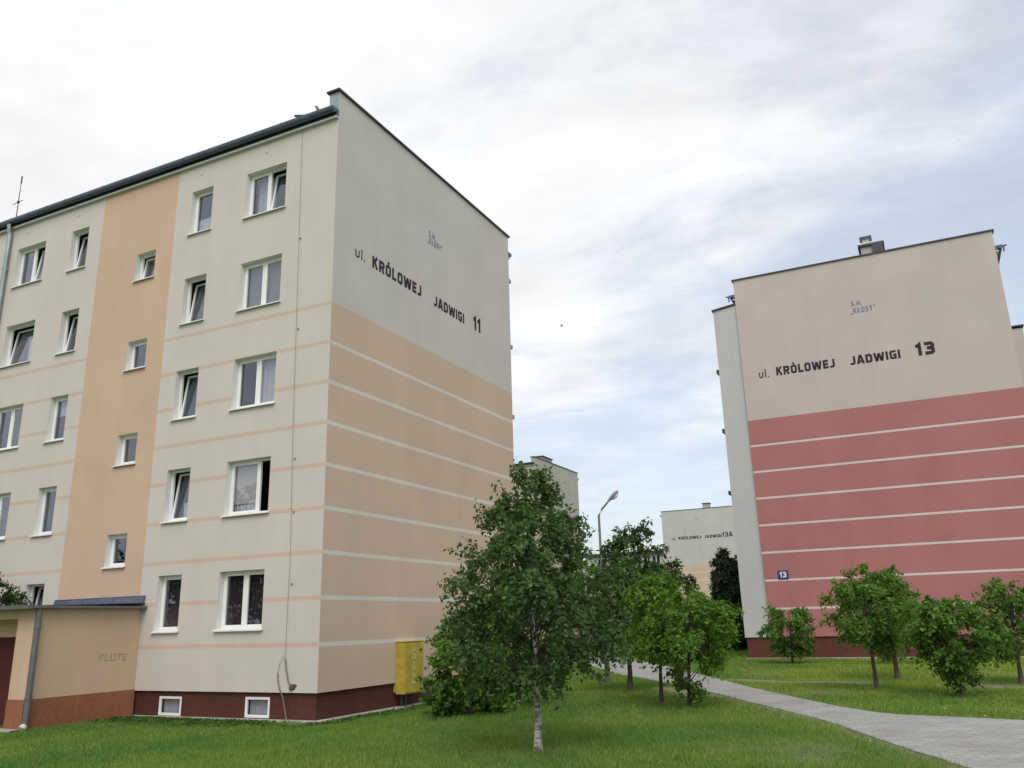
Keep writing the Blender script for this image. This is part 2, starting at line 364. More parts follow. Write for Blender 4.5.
# ------------------------------------------------------------------ windows of a facade in the plane y = 0 facing -y
def window(parent, x0, x1, z0, z1, style, depth=.17, sill=True):
    f = MB(); slim = (z1 - z0) < .6; fw = .03 if slim else .055; y0, y1 = depth, depth + .07
    f.box((x0, y0, z0), (x0 + fw, y1, z1)); f.box((x1 - fw, y0, z0), (x1, y1, z1))
    f.box((x0 + fw, y0, z0), (x1 - fw, y1, z0 + fw)); f.box((x0 + fw, y0, z1 - fw), (x1 - fw, y1, z1))
    two = (x1 - x0) > 1.1 and style.get('leaves', 2) == 2
    xm = x0 + (x1 - x0) * style.get('split', .5)
    if two: f.box((xm - .03, y0 + .005, z0 + fw), (xm + .03, y1, z1 - fw))
    win = f.build('window', M['white'], parent, bevel=.006)
    spans = [(x0 + fw, xm - .03), (xm + .03, x1 - fw)] if two else [(x0 + fw, x1 - fw)]
    for i, (a, b) in enumerate(spans):
        s = MB(); g = MB(); sw = .032 if slim else .05
        H = z1 - z0 - 2 * fw; W_ = b - a
        # sash built from its lower left corner, so that it can tilt about its lower edge
        ya, yb = -.008, .052
        s.box((0, ya, 0), (sw, yb, H)); s.box((W_ - sw, ya, 0), (W_, yb, H)); s.box((sw, ya, 0), (W_ - sw, yb, sw)); s.box((sw, ya, H - sw), (W_ - sw, yb, H))
        g.face([(sw - .004, .018, sw - .004), (W_ - sw + .004, .018, sw - .004), (W_ - sw + .004, .018, H - sw + .004), (sw - .004, .018, H - sw + .004)])
        so = s.build('sash', M['white'], win, bevel=.005); go = g.build('pane', M['glass'], win)
        mode = style.get('leaf', ['', ''])[i] if two else style.get('leaf', [''])[-1]
        for o in (so, go):
            o.location = (a, y0 + .006, z0 + fw)
            if mode == 'tilt': o.rotation_euler = (R(-7.5), 0, 0); o.location.y += .03
            if mode == 'open':   # swung inwards about its right edge
                o.rotation_euler = (0, 0, R(-66)); o.location = (b - W_ * math.cos(R(66)) - .01, y0 + .05 + W_ * math.sin(R(66)), z0 + fw)
    if sill:
        s = MB(); s.prism([(x0 - .05, -.065, z0 - .035), (x0 - .05, -.065, z0 - .006), (x0 - .05, depth, z0 + .018), (x0 - .05, depth, z0 - .012)], (x1 - x0 + .10, 0, 0)) if False else None
        s.prism([(x0 - .05, -.07, z0 - .045), (x0 - .05, -.005, z0 - .03), (x0 - .05, -.005, z0 + .002), (x0 - .05, -.07, z0 - .018)], (x1 - x0 + .10, 0, 0))
        s.prism([(x0 + .002, -.004, z0 + .001), (x0 + .002, depth - .002, z0 + .001), (x0 + .002, depth - .002, z0 + .02), (x0 + .002, -.004, z0 + .004)], (x1 - x0 - .004, 0, 0))
        s.build('sill', M['sill'], win)
    yc = depth + (.26 if 'tilt' in style.get('leaf', []) else .13)
    for kind, a, b, lo, hi in style.get('drape', []):
        # fractions of the opening
        xa, xb = x0 + (x1 - x0) * a, x0 + (x1 - x0) * b; za, zb = z0 + (z1 - z0) * lo, z0 + (z1 - z0) * hi
        d = MB()
        if kind == 'slats':
            z = za
            while z < zb:
                d.box((xa, yc - .012, z), (xb, yc + .012, z + .022)); z += .042
            d.build('venetian_blind', M['slats'], win)
        elif kind == 'blind':
            d.box((xa, yc - .02, za), (xb, yc - .01, zb)); d.build('roller_blind', M['blind'], win)
        elif kind == 'plant':
            rp = random.Random(int(z0 * 100))
            for _ in range(70):
                px, py, pz = rp.uniform(xa, xb), yc + rp.uniform(-.04, .1), rp.uniform(za, zb); l = rp.uniform(.05, .11); an = rp.uniform(-1.2, .6); w_ = l * .3
                d.face([(px, py, pz), (px + l * .5 * math.cos(an) - w_ * math.sin(an), py - .02, pz + l * .5 * math.sin(an) + w_ * math.cos(an)), (px + l * math.cos(an), py, pz + l * math.sin(an)), (px + l * .5 * math.cos(an) + w_ * math.sin(an), py + .02, pz + l * .5 * math.sin(an) - w_ * math.cos(an))])
            d.tube([((xa + xb) / 2, yc + .03, za), ((xa + xb) / 2, yc + .03, zb - .1)], .008, 5)
            d.build('house_plant', M['leaf_mid'], win)
        else:
            nseg = max(8, int((xb - xa) / .035)); ys = [yc + .022 * math.sin(i * 1.9) for i in range(nseg + 1)]
            for i in range(nseg):
                xx, x2 = xa + (xb - xa) * i / nseg, xa + (xb - xa) * (i + 1) / nseg
                d.face([(xx, ys[i], za), (x2, ys[i+1], za), (x2, ys[i+1], zb), (xx, ys[i], zb)])
            d.build('curtain', M['lace'] if kind == 'lace' else M['curtain'], win, smooth=True)
    return win

def facade(mb, xs, zs, holes, matfn, depth=.17, room=True):
    """grid of wall cells in y = 0; a hole gets its reveal and a dark room behind"""
    bx = sorted(set([round(v, 4) for v in xs] + [round(h[i], 4) for h in holes for i in (0, 1)]))
    bz = sorted(set([round(v, 4) for v in zs] + [round(h[i], 4) for h in holes for i in (2, 3)]))
    for i in range(len(bx) - 1):
        for j in range(len(bz) - 1):
            cx, cz = (bx[i] + bx[i+1]) / 2, (bz[j] + bz[j+1]) / 2
            if any(h[0] < cx < h[1] and h[2] < cz < h[3] for h in holes): continue
            mb.face([(bx[i], 0, bz[j]), (bx[i+1], 0, bz[j]), (bx[i+1], 0, bz[j+1]), (bx[i], 0, bz[j+1])], matfn(cx, cz))
    for x0, x1, z0, z1 in [h[:4] for h in holes]:
        for y0, y1, mi in ((0, depth + .08, 9), (depth + .08, 1.5, 8)):
            g = 0 if mi == 9 else .25
            X0, X1, Z0, Z1 = x0 - g, x1 + g, z0 - g, z1 + g
            mb.face([(X0, y0, Z0), (X0, y0, Z1), (X0, y1, Z1), (X0, y1, Z0)], mi)
            mb.face([(X1, y0, Z0), (X1, y1, Z0), (X1, y1, Z1), (X1, y0, Z1)], mi)
            mb.face([(X0, y0, Z0), (X0, y1, Z0), (X1, y1, Z0), (X1, y0, Z0)], mi)
            mb.face([(X0, y0, Z1), (X1, y0, Z1), (X1, y1, Z1), (X0, y1, Z1)], mi)
            if mi == 8:
                mb.face([(X0, y1, Z0), (X0, y1, Z1), (X1, y1, Z1), (X1, y1, Z0)], mi)
                yb = y0; # front ring of the room
                mb.face([(X0, yb, Z0), (X1, yb, Z0), (X1, yb, z0), (X0, yb, z0)], mi); mb.face([(X0, yb, z1), (X1, yb, z1), (X1, yb, Z1), (X0, yb, Z1)], mi)
                mb.face([(X0, yb, z0), (x0, yb, z0), (x0, yb, z1), (X0, yb, z1)], mi); mb.face([(x1, yb, z0), (X1, yb, z0), (X1, yb, z1), (x1, yb, z1)], mi)

def gable_bands(mb, D, z0, zt, top, step, first, wall_mi, band_mi, line_mi, lw=.095):
    """end wall in the plane x = 0 facing +x"""
    edges = [(z0, band_mi)]
    z = first
    while z < top - .3:
        edges += [(z - lw / 2, line_mi), (z + lw / 2, band_mi)]; z += step
    edges += [(top, wall_mi), (zt, None)]
    for (a, mi), (b, _) in zip(edges, edges[1:]):
        if b > a: mb.face([(0, 0, a), (0, D, a), (0, D, b), (0, 0, b)], mi)

def shell(mb, D, Ln, ze, zt, wall_mi, front=True, pt=.32):
    """back, far end and underside of a block; the raised end parapet"""
    mb.face([(0, D, 0), (-Ln, D, 0), (-Ln, D, ze), (0, D, ze)], wall_mi)
    mb.face([(-Ln, D, 0), (-Ln, 0, 0), (-Ln, 0, ze), (-Ln, D, ze)], wall_mi)
    mb.face([(0, 0, 0), (-Ln, 0, 0), (-Ln, D, 0), (0, D, 0)], wall_mi)
    if front: mb.face([(-Ln, 0, 0), (0, 0, 0), (0, 0, ze), (-Ln, 0, ze)], wall_mi)
    mb.face([(-pt, 0, ze), (-pt, 0, zt), (-pt, D, zt), (-pt, D, ze)], wall_mi)
    mb.face([(0, 0, zt), (0, D, zt), (-pt, D, zt), (-pt, 0, zt)], wall_mi)
    mb.face([(0, D, ze), (-pt, D, ze), (-pt, D, zt), (0, D, zt)], wall_mi)
    mb.face([(-pt, 0, ze), (0, 0, ze), (0, 0, zt), (-pt, 0, zt)], 10)

def roof_kit(parent, D, Ln, ze, zt, pt=.32):
    r = MB()
    r.prism([(-pt - .002, .0, ze + .03), (-pt - .002, D, ze + .03), (-pt - .002, D, ze + .22), (-pt - .002, D / 2, ze + .45), (-pt - .002, 0, ze + .22)], (-(Ln - pt), 0, 0))
    ro = r.build('roof', M['felt'], parent)
    c = MB(); c.box((-pt - .06, -.07, zt + .002), (.06, D + .07, zt + .055)); c.build('parapet_cap', M['capmetal'], parent)
    for side in (0, 1):
        g = MB(); fa = MB(); y = -.10 if side == 0 else D + .10
        s = -1 if side == 0 else 1; w0 = 0.003 if side == 0 else D - .003
        ya, yb = sorted((w0, y)); fa.box((-Ln, ya, ze - .03), (.012, yb, ze + .02))
        fa.build('soffit', M['fascia'], parent)
        ya, yb = sorted((w0, y - s * .02)); g.box((-Ln, ya, ze + .022), (.014, yb, ze + .24))
        prof = []
        for k in range(9):
            a = math.pi * k / 8; prof.append((0, y + s * .075 - .095 * math.cos(a), ze + .24 - .15 * math.sin(a)))
        for k in range(8, -1, -1):
            a = math.pi * k / 8; prof.append((0, y + s * .075 - .085 * math.cos(a), ze + .24 - .14 * math.sin(a)))
        n = len(prof)
        e = (-Ln, 0, 0)
        for k in range(n - 1):
            p, q = Vector(prof[k]) + Vector((.012, 0, 0)), Vector(prof[k+1]) + Vector((.012, 0, 0))
            g.face([p, q, q + Vector(e), p + Vector(e)])
        g.face([Vector(p) + Vector((.012, 0, 0)) for p in prof[:9]])
        x = -.9
        while x > -Ln:
            g.box((x - .015, y + s * .075 - .10, ze + .235), (x + .015, y + s * .075 + .10, ze + .252)); x -= .9
        g.build('gutter', M['roofmetal'], parent)
    return ro

WALLM = lambda a, b, c, d, e: [a, b, c, d, e, a, a, a, M['interior'], M['reveal'], M['zinc']]

# ================================================================== BUILDING 11
D11 = 10.38; ZE = 14.76; ZT = 15.60; L11 = 21.0
b11 = thing('apartment_building', 'cream and apricot apartment block numbered 11 with white windows', 'apartment building', (0, 0, 0), 0, 'five storey panel apartment blocks')
holes = []
T_ = 'tilt'
for fl in range(5):
    z0 = 1.42 + 2.776 * fl; z1 = z0 + 1.385
    rb = [dict(drape=[('lace', .05, .95, 0, 1)]), dict(split=.66, leaf=['', 'open'], drape=[('blind', .05, .62, .22, .97), ('curtain', .05, .62, .02, .22)]),
          dict(drape=[('curtain', .5, .95, .0, 1)]), dict(drape=[('slats', .03, .97, 0, 1)]), dict(leaf=['', T_], drape=[('curtain', .05, .5, 0, .95)])][fl]
    rs = [dict(drape=[('lace', .05, .95, 0, 1)]), dict(leaf=[T_], drape=[('curtain', .3, .95, 0, .38)]), dict(leaf=[T_], drape=[('curtain', .45, .95, 0, .9)]),
          dict(leaf=[T_], drape=[('lace', .1, .95, 0, .9)]), dict(drape=[('curtain', .05, .95, 0, .42)])][fl]
    ls = [dict(leaf=[T_]), dict(drape=[('lace', .5, .95, 0, .5)]), dict(drape=[('curtain', .1, .95, .6, 1)]), dict(leaf=[T_]), dict(leaf=[T_], drape=[('lace', .2, .95, 0, .6)])][fl]
    lb = [dict(), dict(drape=[('lace', .5, .95, 0, 1)]), dict(drape=[('lace', .5, .95, 0, 1)]), dict(leaves=1, leaf=[T_], drape=[('curtain', .45, .95, 0, .7)]), dict(leaf=['', T_], drape=[('curtain', .5, .95, 0, .9)])][fl]
    holes += [(-3.18, -1.73, z0, z1, rb), (-5.31, -4.47, z0, z1, rs), (-10.58, -9.78, z0, z1, ls), (-13.30, -11.86, z0, z1, lb),
              (-17.1, -15.66, z0, z1, dict(drape=[('curtain', .1, .9, 0, 1)])), (-19.2, -18.38, z0, z1, dict())]
for k in range(4):
    z0 = 3.13 + 2.793 * k
    holes.append((-7.41, -6.62, z0, z0 + .87, dict(leaf=[T_] if k == 3 else [''], drape=[('plant', .45, .98, 0, .85)] if k < 2 else [])))
zs = [0, ZE]
for k in range(1, 10): zs += [1.04 * k - .05, 1.04 * k + .05]
def fmat(x, z):
    if -9.15 < x < -5.92: return 1
    k = round(z / 1.04)
    if 1 <= k <= 9 and abs(z - 1.04 * k) < .05: return 2
    return 0
w = MB()
facade(w, [-L11, -9.15, -5.92, 0], zs, holes, fmat)
gable_bands(w, D11, 0, ZT, 9.40, 1.04, 1.04, 3, 4, 5)
shell(w, D11, L11, ZE, ZT, 0, front=False)
w.build('wall', [M['cream'], M['apricot'], M['apricot_line'], M['cream_gable'], M['peach'], M['pale_line'], M['cream'], M['cream'], M['interior'], M['reveal'], M['zinc']], b11)
for h in holes: window(b11, *h)
# plinth with its two cellar windows
p = MB()
ph = [(-4.98, -4.21, -.575, -.125), (-2.17, -1.42, -.565, -.105)]
pw = MB(); facade(pw, [-L11, -.075], [-1.1, -.001], ph, lambda x, z: 0, .03)
for i, (x, y, z) in enumerate(pw.v): pw.v[i] = (x, y + .07, z)
pw.face([(-.075, .07, -1.1), (-.075, D11 - .07, -1.1), (-.075, D11 - .07, -.001), (-.075, .07, -.001)])
pw.face([(-.075, D11 - .07, -1.1), (-L11, D11 - .07, -1.1), (-L11, D11 - .07, -.001), (-.075, D11 - .07, -.001)])
pw.build('plinth', [M['plinth']] * 8 + [M['interior'], M['plinth']], b11)
for x0, x1, z0, z1 in ph:
    wd = window(b11, x0, x1, z0, z1, dict(drape=[('curtain', .05, .95, 0, .95)]), .03, False)
    wd.location.y = .045
roof_kit(b11, D11, L11, ZE, ZT)
# balcony ledges that peep past the rear corner
for z in (14.15, 11.44, 8.70, 5.9):
    lg = MB(); lg.box((-3.4, D11, z), (-.40, D11 + 1.0, z + .14)); lg.build('balcony_ledge', M['concrete'], b11)
# lettering
t = MB(); U, V, Nn = (0, 1, 0), (0, 0, 1), (1, 0, 0)
for nm, a in (('street_abbreviation', ('ul.', (0, .92, 11.02), U, V, Nn, .31, .44, .14, .22)), ('street_name', ('KRÓLOWEJ', (0, 1.70, 11.0), U, V, Nn, .355, 2.54)),
              ('street_name', ('JADWIGI', (0, 4.96, 10.97), U, V, Nn, .345, 1.93)), ('house_number', ('11', (0, 7.53, 10.98), U, V, Nn, .50, .49, .26, .2))):
    t = MB(); write(t, *a); t.build(nm, M['letter'], b11)
t = MB(); write(t, 'S.M.', (0, 4.66, 13.22), U, V, Nn, .19, .44, .22, .2); write(t, ',KŁOSY"', (0, 4.60, 12.98), U, V, Nn, .20, .88, .22, .2)
t.build('cooperative_name', M['lilac'], b11)
# front downpipe, lightning cable, loose cables
d = MB(); d.tube([(-13.70, -.17, 14.86), (-13.70, -.16, 14.7), (-13.70, -.11, 14.5), (-13.70, -.10, -.4)], .075, 10)
for z in (13.2, 10.5, 7.6, 4.8, 2.0): d.tube([(-13.70, -.10, z), (-13.70, -.10, z + .05)], .09, 10)
d.build('downpipe', M['zinc'], b11, smooth=False)
c = MB(); c.tube([(-1.21, -.03, 14.7), (-1.16, -.03, 12), (-1.09, -.03, 8.82), (-1.05, -.035, 7), (-1.01, -.03, 5.4), (-.93, -.03, 2.97), (-.945, -.03, 1.3), (-.935, -.03, .72)], .0045, 6)
c.tube([(-.935, -.03, .74), (-.90, -.035, .55), (-.83, -.03, .28), (-.745, -.02, .10)], .017, 6)
c.tube([(-1.14, -.03, .42), (-1.12, -.035, .26), (-1.05, -.03, .05), (-1.0, .02, -.1), (-.87, .045, -.62)], .015, 6)
c.tube([(-1.14, -.03, .42), (-1.10, -.03, .62), (-1.0, -.03, .8)], .006, 6)
for z in (11.4, 8.82, 5.41, 4.1, 2.4): c.box((-1.21 + (14.9 - z) * .028 - .02, -.03, z), (-1.21 + (14.9 - z) * .028 + .02, 0, z + .03))
c.build('lightning_cable', M['cable'], b11)
s = MB(); pts = [(-.70 + .10 * math.cos(a) * (1 + .3 * math.sin(3 * a)), -.003, .12 + .085 * math.sin(a) * (1 + .25 * math.cos(2 * a))) for a in np.linspace(0, 2 * math.pi, 19)[:-1]]
s.face(list(reversed(pts))); s.tube([(-.735, .0, .10), (-.735, -.05, .10)], .045, 8); s.build('cable_stub', M['soot'], b11)
v = MB()
for x in (-2.5, -5.0, -10.4, -12.9): v.tube([(x, -.001, 14.45), (x, -.02, 14.45)], .05, 10)
v.build('vent_cap', M['fascia'], b11)
# two odd brackets sticking up from the gutter
a = MB(); a.tube([(-.95, -.1, 14.95), (-1.02, -.15, 15.06), (-1.40, -.15, 15.17)], .035, 6); a.tube([(-.55, -.1, 14.95), (-.60, -.15, 15.14), (-.66, -.15, 15.24)], .04, 6)
a.build('gutter_bracket', M['roofmetal'], b11)

# antenna on the roof edge
an = thing('roof_antenna', 'thin rusty antenna mast on the roof edge above the downpipe', 'antenna', (-13.85, .1, 15.0))
m_ = MB(); m_.tube([(0, 0, 0), (-.02, 0, 1.0), (-.02, 0, 1.9)], [.022, .018, .012], 6); m_.build('mast', M['rust'], an)
m_ = MB(); m_.tube([(-.02, 0, 1.62), (-.02, 0, 1.88)], .030, 6); m_.build('mast_head', M['rust'], an)
m_ = MB(); m_.tube([(-.30, 0, .86), (.20, 0, .90)], .012, 6); m_.box((-.05, -.03, .84), (.01, .03, .92)); m_.build('cross_arm', M['bark'], an)

# ================================================================== PORCH of number 11
po = thing('entrance_porch', 'ochre rendered entrance porch with terracotta base and tin roof', 'porch', (-5.80, 0, 0))
PX0, PY = -3.45, -2.93      # local: x from PX0 to 0, y from PY to 0
w = MB(); zl, zt_ = .03, 2.0
def wallring(mb, lo, hi, mi, grow):
    g = grow
    mb.box((-.25, PY - g, lo), (0 + g, -.003, hi), mi)                       # right side wall
    mb.box((PX0 - g, PY - g, lo), (PX0 + .25, -.003, hi), mi)                # left side wall
    mb.box((-.58, PY - g, lo), (-.252, PY + .35, hi), mi)                  # right pier
    mb.box((PX0 + .252, PY - g, lo), (PX0 + .5, PY + .35, hi), mi)
wallring(w, zl, zt_, 0, 0)
w.box((PX0 + .502, PY, 1.78), (-.582, PY + .35, zt_))
w.box((PX0 + .254, PY + .60, 1.382), (-.254, PY + .70, 1.718))
w.box((PX0 + .252, PY + .352, 1.72), (-.252, -.004, 1.98))
w.build('wall', M['porch'], po)
for sx in (0, 1):
    b = MB(); xs0 = (-.25, .025) if sx == 0 else (PX0 - .025, PX0 + .25)
    b.box((xs0[0], PY - .025, -1.0), (xs0[1], -.003, zl - .002))
    xs1 = (-.58, -.252) if sx == 0 else (PX0 + .252, PX0 + .5)
    b.box((xs1[0], PY - .025, -1.0), (xs1[1], PY + .35, zl - .002)); b.build('plinth', M['terracotta'], po)
r = MB(); r.box((PX0 - .18, PY - .18, 2.0), (.14, -.004, 2.05)); r.prism([(PX0 - .15, PY - .15, 2.052), (.11, PY - .15, 2.052), (.11, -.006, 2.13), (PX0 - .15, -.006, 2.13)], (0, 0, .012)); ro = r.build('roof', M['roofmetal'], po)
r = MB()
for i in range(6):
    xa = PX0 + .01 + (3.55) * i / 6; xb = PX0 + .01 + 3.55 * (i + 1) / 6 - .01
    r.face([(xa, -.07 - .015 * (i % 2), 2.145), (xb, -.07, 2.145), (xb, -.02, 2.31 + .015 * (i % 2)), (xa, -.02, 2.30)])
r.box((PX0 + .01, -.022, 2.29), (.1, -.004, 2.33))
r.build('flashing', M['roofmetal'], ro)
g = MB(); g.box((PX0 - .2, PY - .30, 1.99), (.16, PY - .182, 2.075)); g.box((.142, PY - .18, 2.0), (.20, .0 - .006, 2.06)); g.build('gutter', M['pipe'], ro)
dr = MB(); dr.box((PX0 + .254, PY + .62, -.75), (-.254, PY + .68, 1.38)); do = dr.build('door', M['door'], po)
h = MB(); h.box((PX0 + .9, PY + .54, .25), (PX0 + .94, PY + .618, .5)); h.build('door_handle', M['pipe'], do)
dp = MB(); dp.tube([(.10, PY + .02, 1.99), (.10, PY + .02, -.46), (.12, PY - .03, -.54)], .066, 12)
for z in (1.55, .05): dp.tube([(.10, PY + .02, z), (.10, PY + .02, z + .04)], .08, 12)
dpo = dp.build('downpipe', M['pipe'], po, smooth=False)
sh = MB(); sh.tube([(.115, PY - .015, -.52), (.135, PY - .09, -.57)], .074, 12); sh.build('pipe_shoe', M['fascia'], dpo)
t = MB(); write(t, 'FLUTE', (.0, -1.13, .76), (0, 1, -.03), (0, .12, 1), (1, 0, 0), .17, .80, .12, .24); t.build('graffiti', M['graffiti'], po)

# ================================================================== GAS CABINET
gc = thing('gas_cabinet', 'tall yellow gas cabinet on the apricot end wall', 'gas cabinet', (0, 3.56, -.30))
c = MB(); c.box((-.072, -.45, 0.06), (.0, .45, .29)); c.box((.003, -.45, 0.02), (.265, .45, 1.29)); c.box((.0035, -.47, 1.292), (.285, .47, 1.315)); co = c.build('cabinet_body', M['yellow'], gc, bevel=.01)
d = MB(); d.box((.267, -.425, .05), (.283, .425, 1.26)); dd = d.build('cabinet_door', M['yellow'], gc, bevel=.006)
h = MB(); h.box((.285, .25, .10), (.295, .36, .135)); h.box((.285, .24, 1.07), (.30, .34, 1.11)); h.build('latch', M['blackmetal'], dd)
t = MB()
for ch, z in (('G', .86), ('A', .56), ('Z', .26)): write(t, ch, (.284, -.15, z), (0, 1, 0), (0, 0, 1), (1, 0, 0), .25, .20, .2)
t.build('lettering', M['yellowpale'], dd)
g = MB(); g.tube([(.08, -.30, .03), (.08, -.30, -.32)], .035, 8); g.tube([(.16, -.22, .03), (.16, -.22, -.32)], .03, 8); g.build('gas_pipe', M['blackmetal'], gc)

# ================================================================== BUILDING 13
Y13 = 20.815; X13 = 6.424; D13 = 10.506
b13 = thing('apartment_building', 'apartment block numbered 13 with red lower gable and beige top', 'apartment building', (X13, Y13, .56), R(-90), 'five storey panel apartment blocks')
o13 = .56
w = MB(); L13 = 32.0; ze, zt = 14.93 - .1, 16.29 - o13
gable_bands(w, D13, 0, zt, 9.66 - o13, 1.141, .532 + 1.141 - o13, 0, 1, 2, .085)
shell(w, D13, L13, ze, zt, 3)
w.build('wall', [M['cream13'], M['red13'], M['line13'], M['offwhite']] + [M['offwhite']] * 6 + [M['cream13']], b13)
p = MB(); p.box((-L13, .07, -1.5), (-.07, D13 - .07, -.002)); p.build('plinth', M['plinth13'], b13)
roof_kit(b13, D13, L13, ze, zt)
lo = MB(); lo.prism([(-.10, -1.06, 0.0), (-.10, 0.0, 0), (-.10, 0, 15.16 - o13), (-.10, -1.06, 15.02 - o13)], (-6, 0, 0)); lo_ = lo.build('loggia_wall', M['offwhite'], b13)
c = MB(); c.prism([(-.03, -1.12, 15.025 - o13), (-.03, -.003, 15.173 - o13), (-.03, -.003, 15.235 - o13), (-.03, -1.12, 15.087 - o13)], (-6.1, 0, 0)); c.build('loggia_cap', M['capmetal'], lo_)
c = MB(); c.box((-6, -1.0, -1.5), (-.16, .07, -.002)); c.build('loggia_plinth', M['plinth13'], lo_)
for z in (12.09, 9.33, 6.55, 3.8):
    c = MB(); c.box((-.9, -1.20, z - o13), (-.22, -1.062, z + .16 - o13)); c.build('loggia_ledge', M['capmetal'], lo_)
lo = MB(); lo.prism([(-10.3, D13, 0.0), (-10.3, D13 + 1.65, 0), (-10.3, D13 + 1.65, 15.0 - o13), (-10.3, D13, 15.1 - o13)], (-6, 0, 0)); lo_ = lo.build('loggia_wall', M['cream13'], b13)
c = MB(); c.box((-16.4, D13 + .003, 15.103 - o13), (-10.2, D13 + 1.72, 15.17 - o13)); c.build('loggia_cap', M['capmetal'], lo_)
t = MB()
def w13(txt, x, z, h, wd, th=.25, gap=.15): write(t, txt, (0, x - X13, z - o13), (0, 1, 0), (0, 0, 1), (1, 0, 0), h, wd, th, gap)
for nm, a in (('street_abbreviation', ('ul.', 7.12, 11.51, .37, .42, .14, .22)), ('street_name', ('KRÓLOWEJ', 7.86, 11.52, .385, 2.43)), ('street_name', ('JADWIGI', 10.90, 11.51, .375, 1.95)), ('house_number', ('13', 13.44, 11.49, .545, .70, .26, .2))):
    t = MB(); w13(*a); t.build(nm, M['letter'], b13)
t = MB(); w13('S.M.', 11.27, 14.10, .20, .42, .22, .2); w13(',KŁOSY"', 11.22, 13.76, .25, .95, .23, .2); t.build('cooperative_name', M['lilac'], b13)
ch = MB(); ch.box((-1.7, 5.52, zt - .5), (-.9, 6.40, zt + .78)); cho = ch.build('chimney', M['chimney'], b13)
c = MB(); c.box((-1.8, 5.42, zt + .782), (-.80, 6.50, zt + .88)); c.box((-.895, 6.0, zt + .40), (-.80, 6.45, zt + .78)); c.build('chimney_cap', M['capmetal'], cho)
c = MB(); c.box((-1.4, 5.64, zt + .882), (-1.15, 5.92, zt + 1.24)); c.box((-1.5, 5.54, zt + 1.242), (-1.05, 6.02, zt + 1.33)); c.build('chimney_pot', [M['lens']], cho)
c = MB(); c.box((-1.5, 5.53, zt + 1.246), (-1.04, 6.03, zt + 1.34)); c.build('pot_cover', M['capmetal'], cho)
for y, s in ((-.30, -1), (D13 + .3, 1)):
    c = MB(); c.tube([(-.2, y, 15.4 - o13), (-.2, y + s * .02, 15.62 - o13)], .03, 6); c.tube([(-.2, y - s * .1, 15.6 - o13), (-.2, y + s * .12, 15.66 - o13)], .035, 6); c.build('gutter_bracket', M['roofmetal'], b13)
np_ = thing('house_number_plate', 'small blue enamel plate with white 13 on the red wall', 'number plate', (X13 + .76, Y13 - .004, 3.02))
c = MB(); c.box((-.21, -.022, -.18), (.21, 0, .18)); c.build('plate', M['blue'], np_, bevel=.006)
t = MB(); write(t, '13', (-.13, -.023, -.11), (1, 0, 0), (0, 0, 1), (0, -1, 0), .23, .26, .22, .2); t.build('number', M['whitepaint'], np_)

# ================================================================== FAR BUILDINGS
bg = thing('apartment_building', 'plain grey beige apartment block behind the corner of block 11', 'apartment building', (-17.78, 51.18, 0), 0, 'five storey panel apartment blocks')
w = MB(); Db = 10.4
gable_bands(w, Db, 0, 15.66, 9.4, 1.04, 1.04, 0, 1, 0)
shell(w, Db, 40, 14.93, 15.66, 0)
w.build('wall', [M['greybg'], M['peach']] + [M['greybg']] * 8 + [M['greybg']], bg)
p = MB(); p.box((-40, .07, -1.5), (-.07, Db - .07, -.002)); p.build('plinth', M['plinth'], bg)
roof_kit(bg, Db, 40, 14.93, 15.66)
c = MB(); c.box((-1.8, 4.1, 15.0), (-1.0, 6.3, 16.45)); co = c.build('chimney', M['chimney'], bg)
c = MB(); c.box((-1.9, 4.0, 16.452), (-.9, 6.4, 16.55)); c.build('chimney_cap', M['capmetal'], co)

X13A, Y13A = -19.77, 97.45; oA = -1.05
ba = thing('apartment_building', 'distant pale grey apartment block numbered 13A with peach bands', 'apartment building', (X13A, Y13A, oA), R(-90), 'five storey panel apartment blocks')
w = MB(); ztA = 15.66 - oA
gable_bands(w, 10.45, 0, ztA, 8.32 - oA, 1.04, 1.04, 0, 1, 2)
shell(w, 10.45, 30, 14.93 - oA, ztA, 3)
w.build('wall', [M['grey13a'], M['peach'], M['pale_line'], M['offwhite']] + [M['offwhite']] * 7, ba)
p = MB(); p.box((-30, .07, -1.5), (-.07, 10.38, -.002)); p.build('plinth', M['plinth'], ba)
roof_kit(ba, 10.45, 30, 14.93 - oA, ztA)
t = MB()
def wA(txt, x, h, wd, th=.25): write(t, txt, (0, x - X13A, 11.68 - oA), (0, 1, 0), (0, 0, 1), (1, 0, 0), h, wd, th)
for nm, a in (('street_abbreviation', ('ul.', -18.45, .36, .5, .18)), ('street_name', ('KRÓLOWEJ', -17.6, .40, 3.1)), ('street_name', ('JADWIGI', -14.05, .40, 2.35)), ('house_number', ('13A', -11.62, .62, 1.35, .22))):
    t = MB(); wA(*a); t.build(nm, M['letter'], ba)
t = MB(); write(t, 'S.M.', (0, 4.6, 14.15 - oA), (0, 1, 0), (0, 0, 1), (1, 0, 0), .2, .45, .16); t.build('cooperative_name', M['lilac'], ba)
c = MB(); c.box((-1.8, 5.6, ztA - .5), (-1.0, 6.5, ztA + .75)); co = c.build('chimney', M['chimney'], ba)
c = MB(); c.box((-1.9, 5.5, ztA + .752), (-.9, 6.6, ztA + .85)); c.build('chimney_cap', M['capmetal'], co)

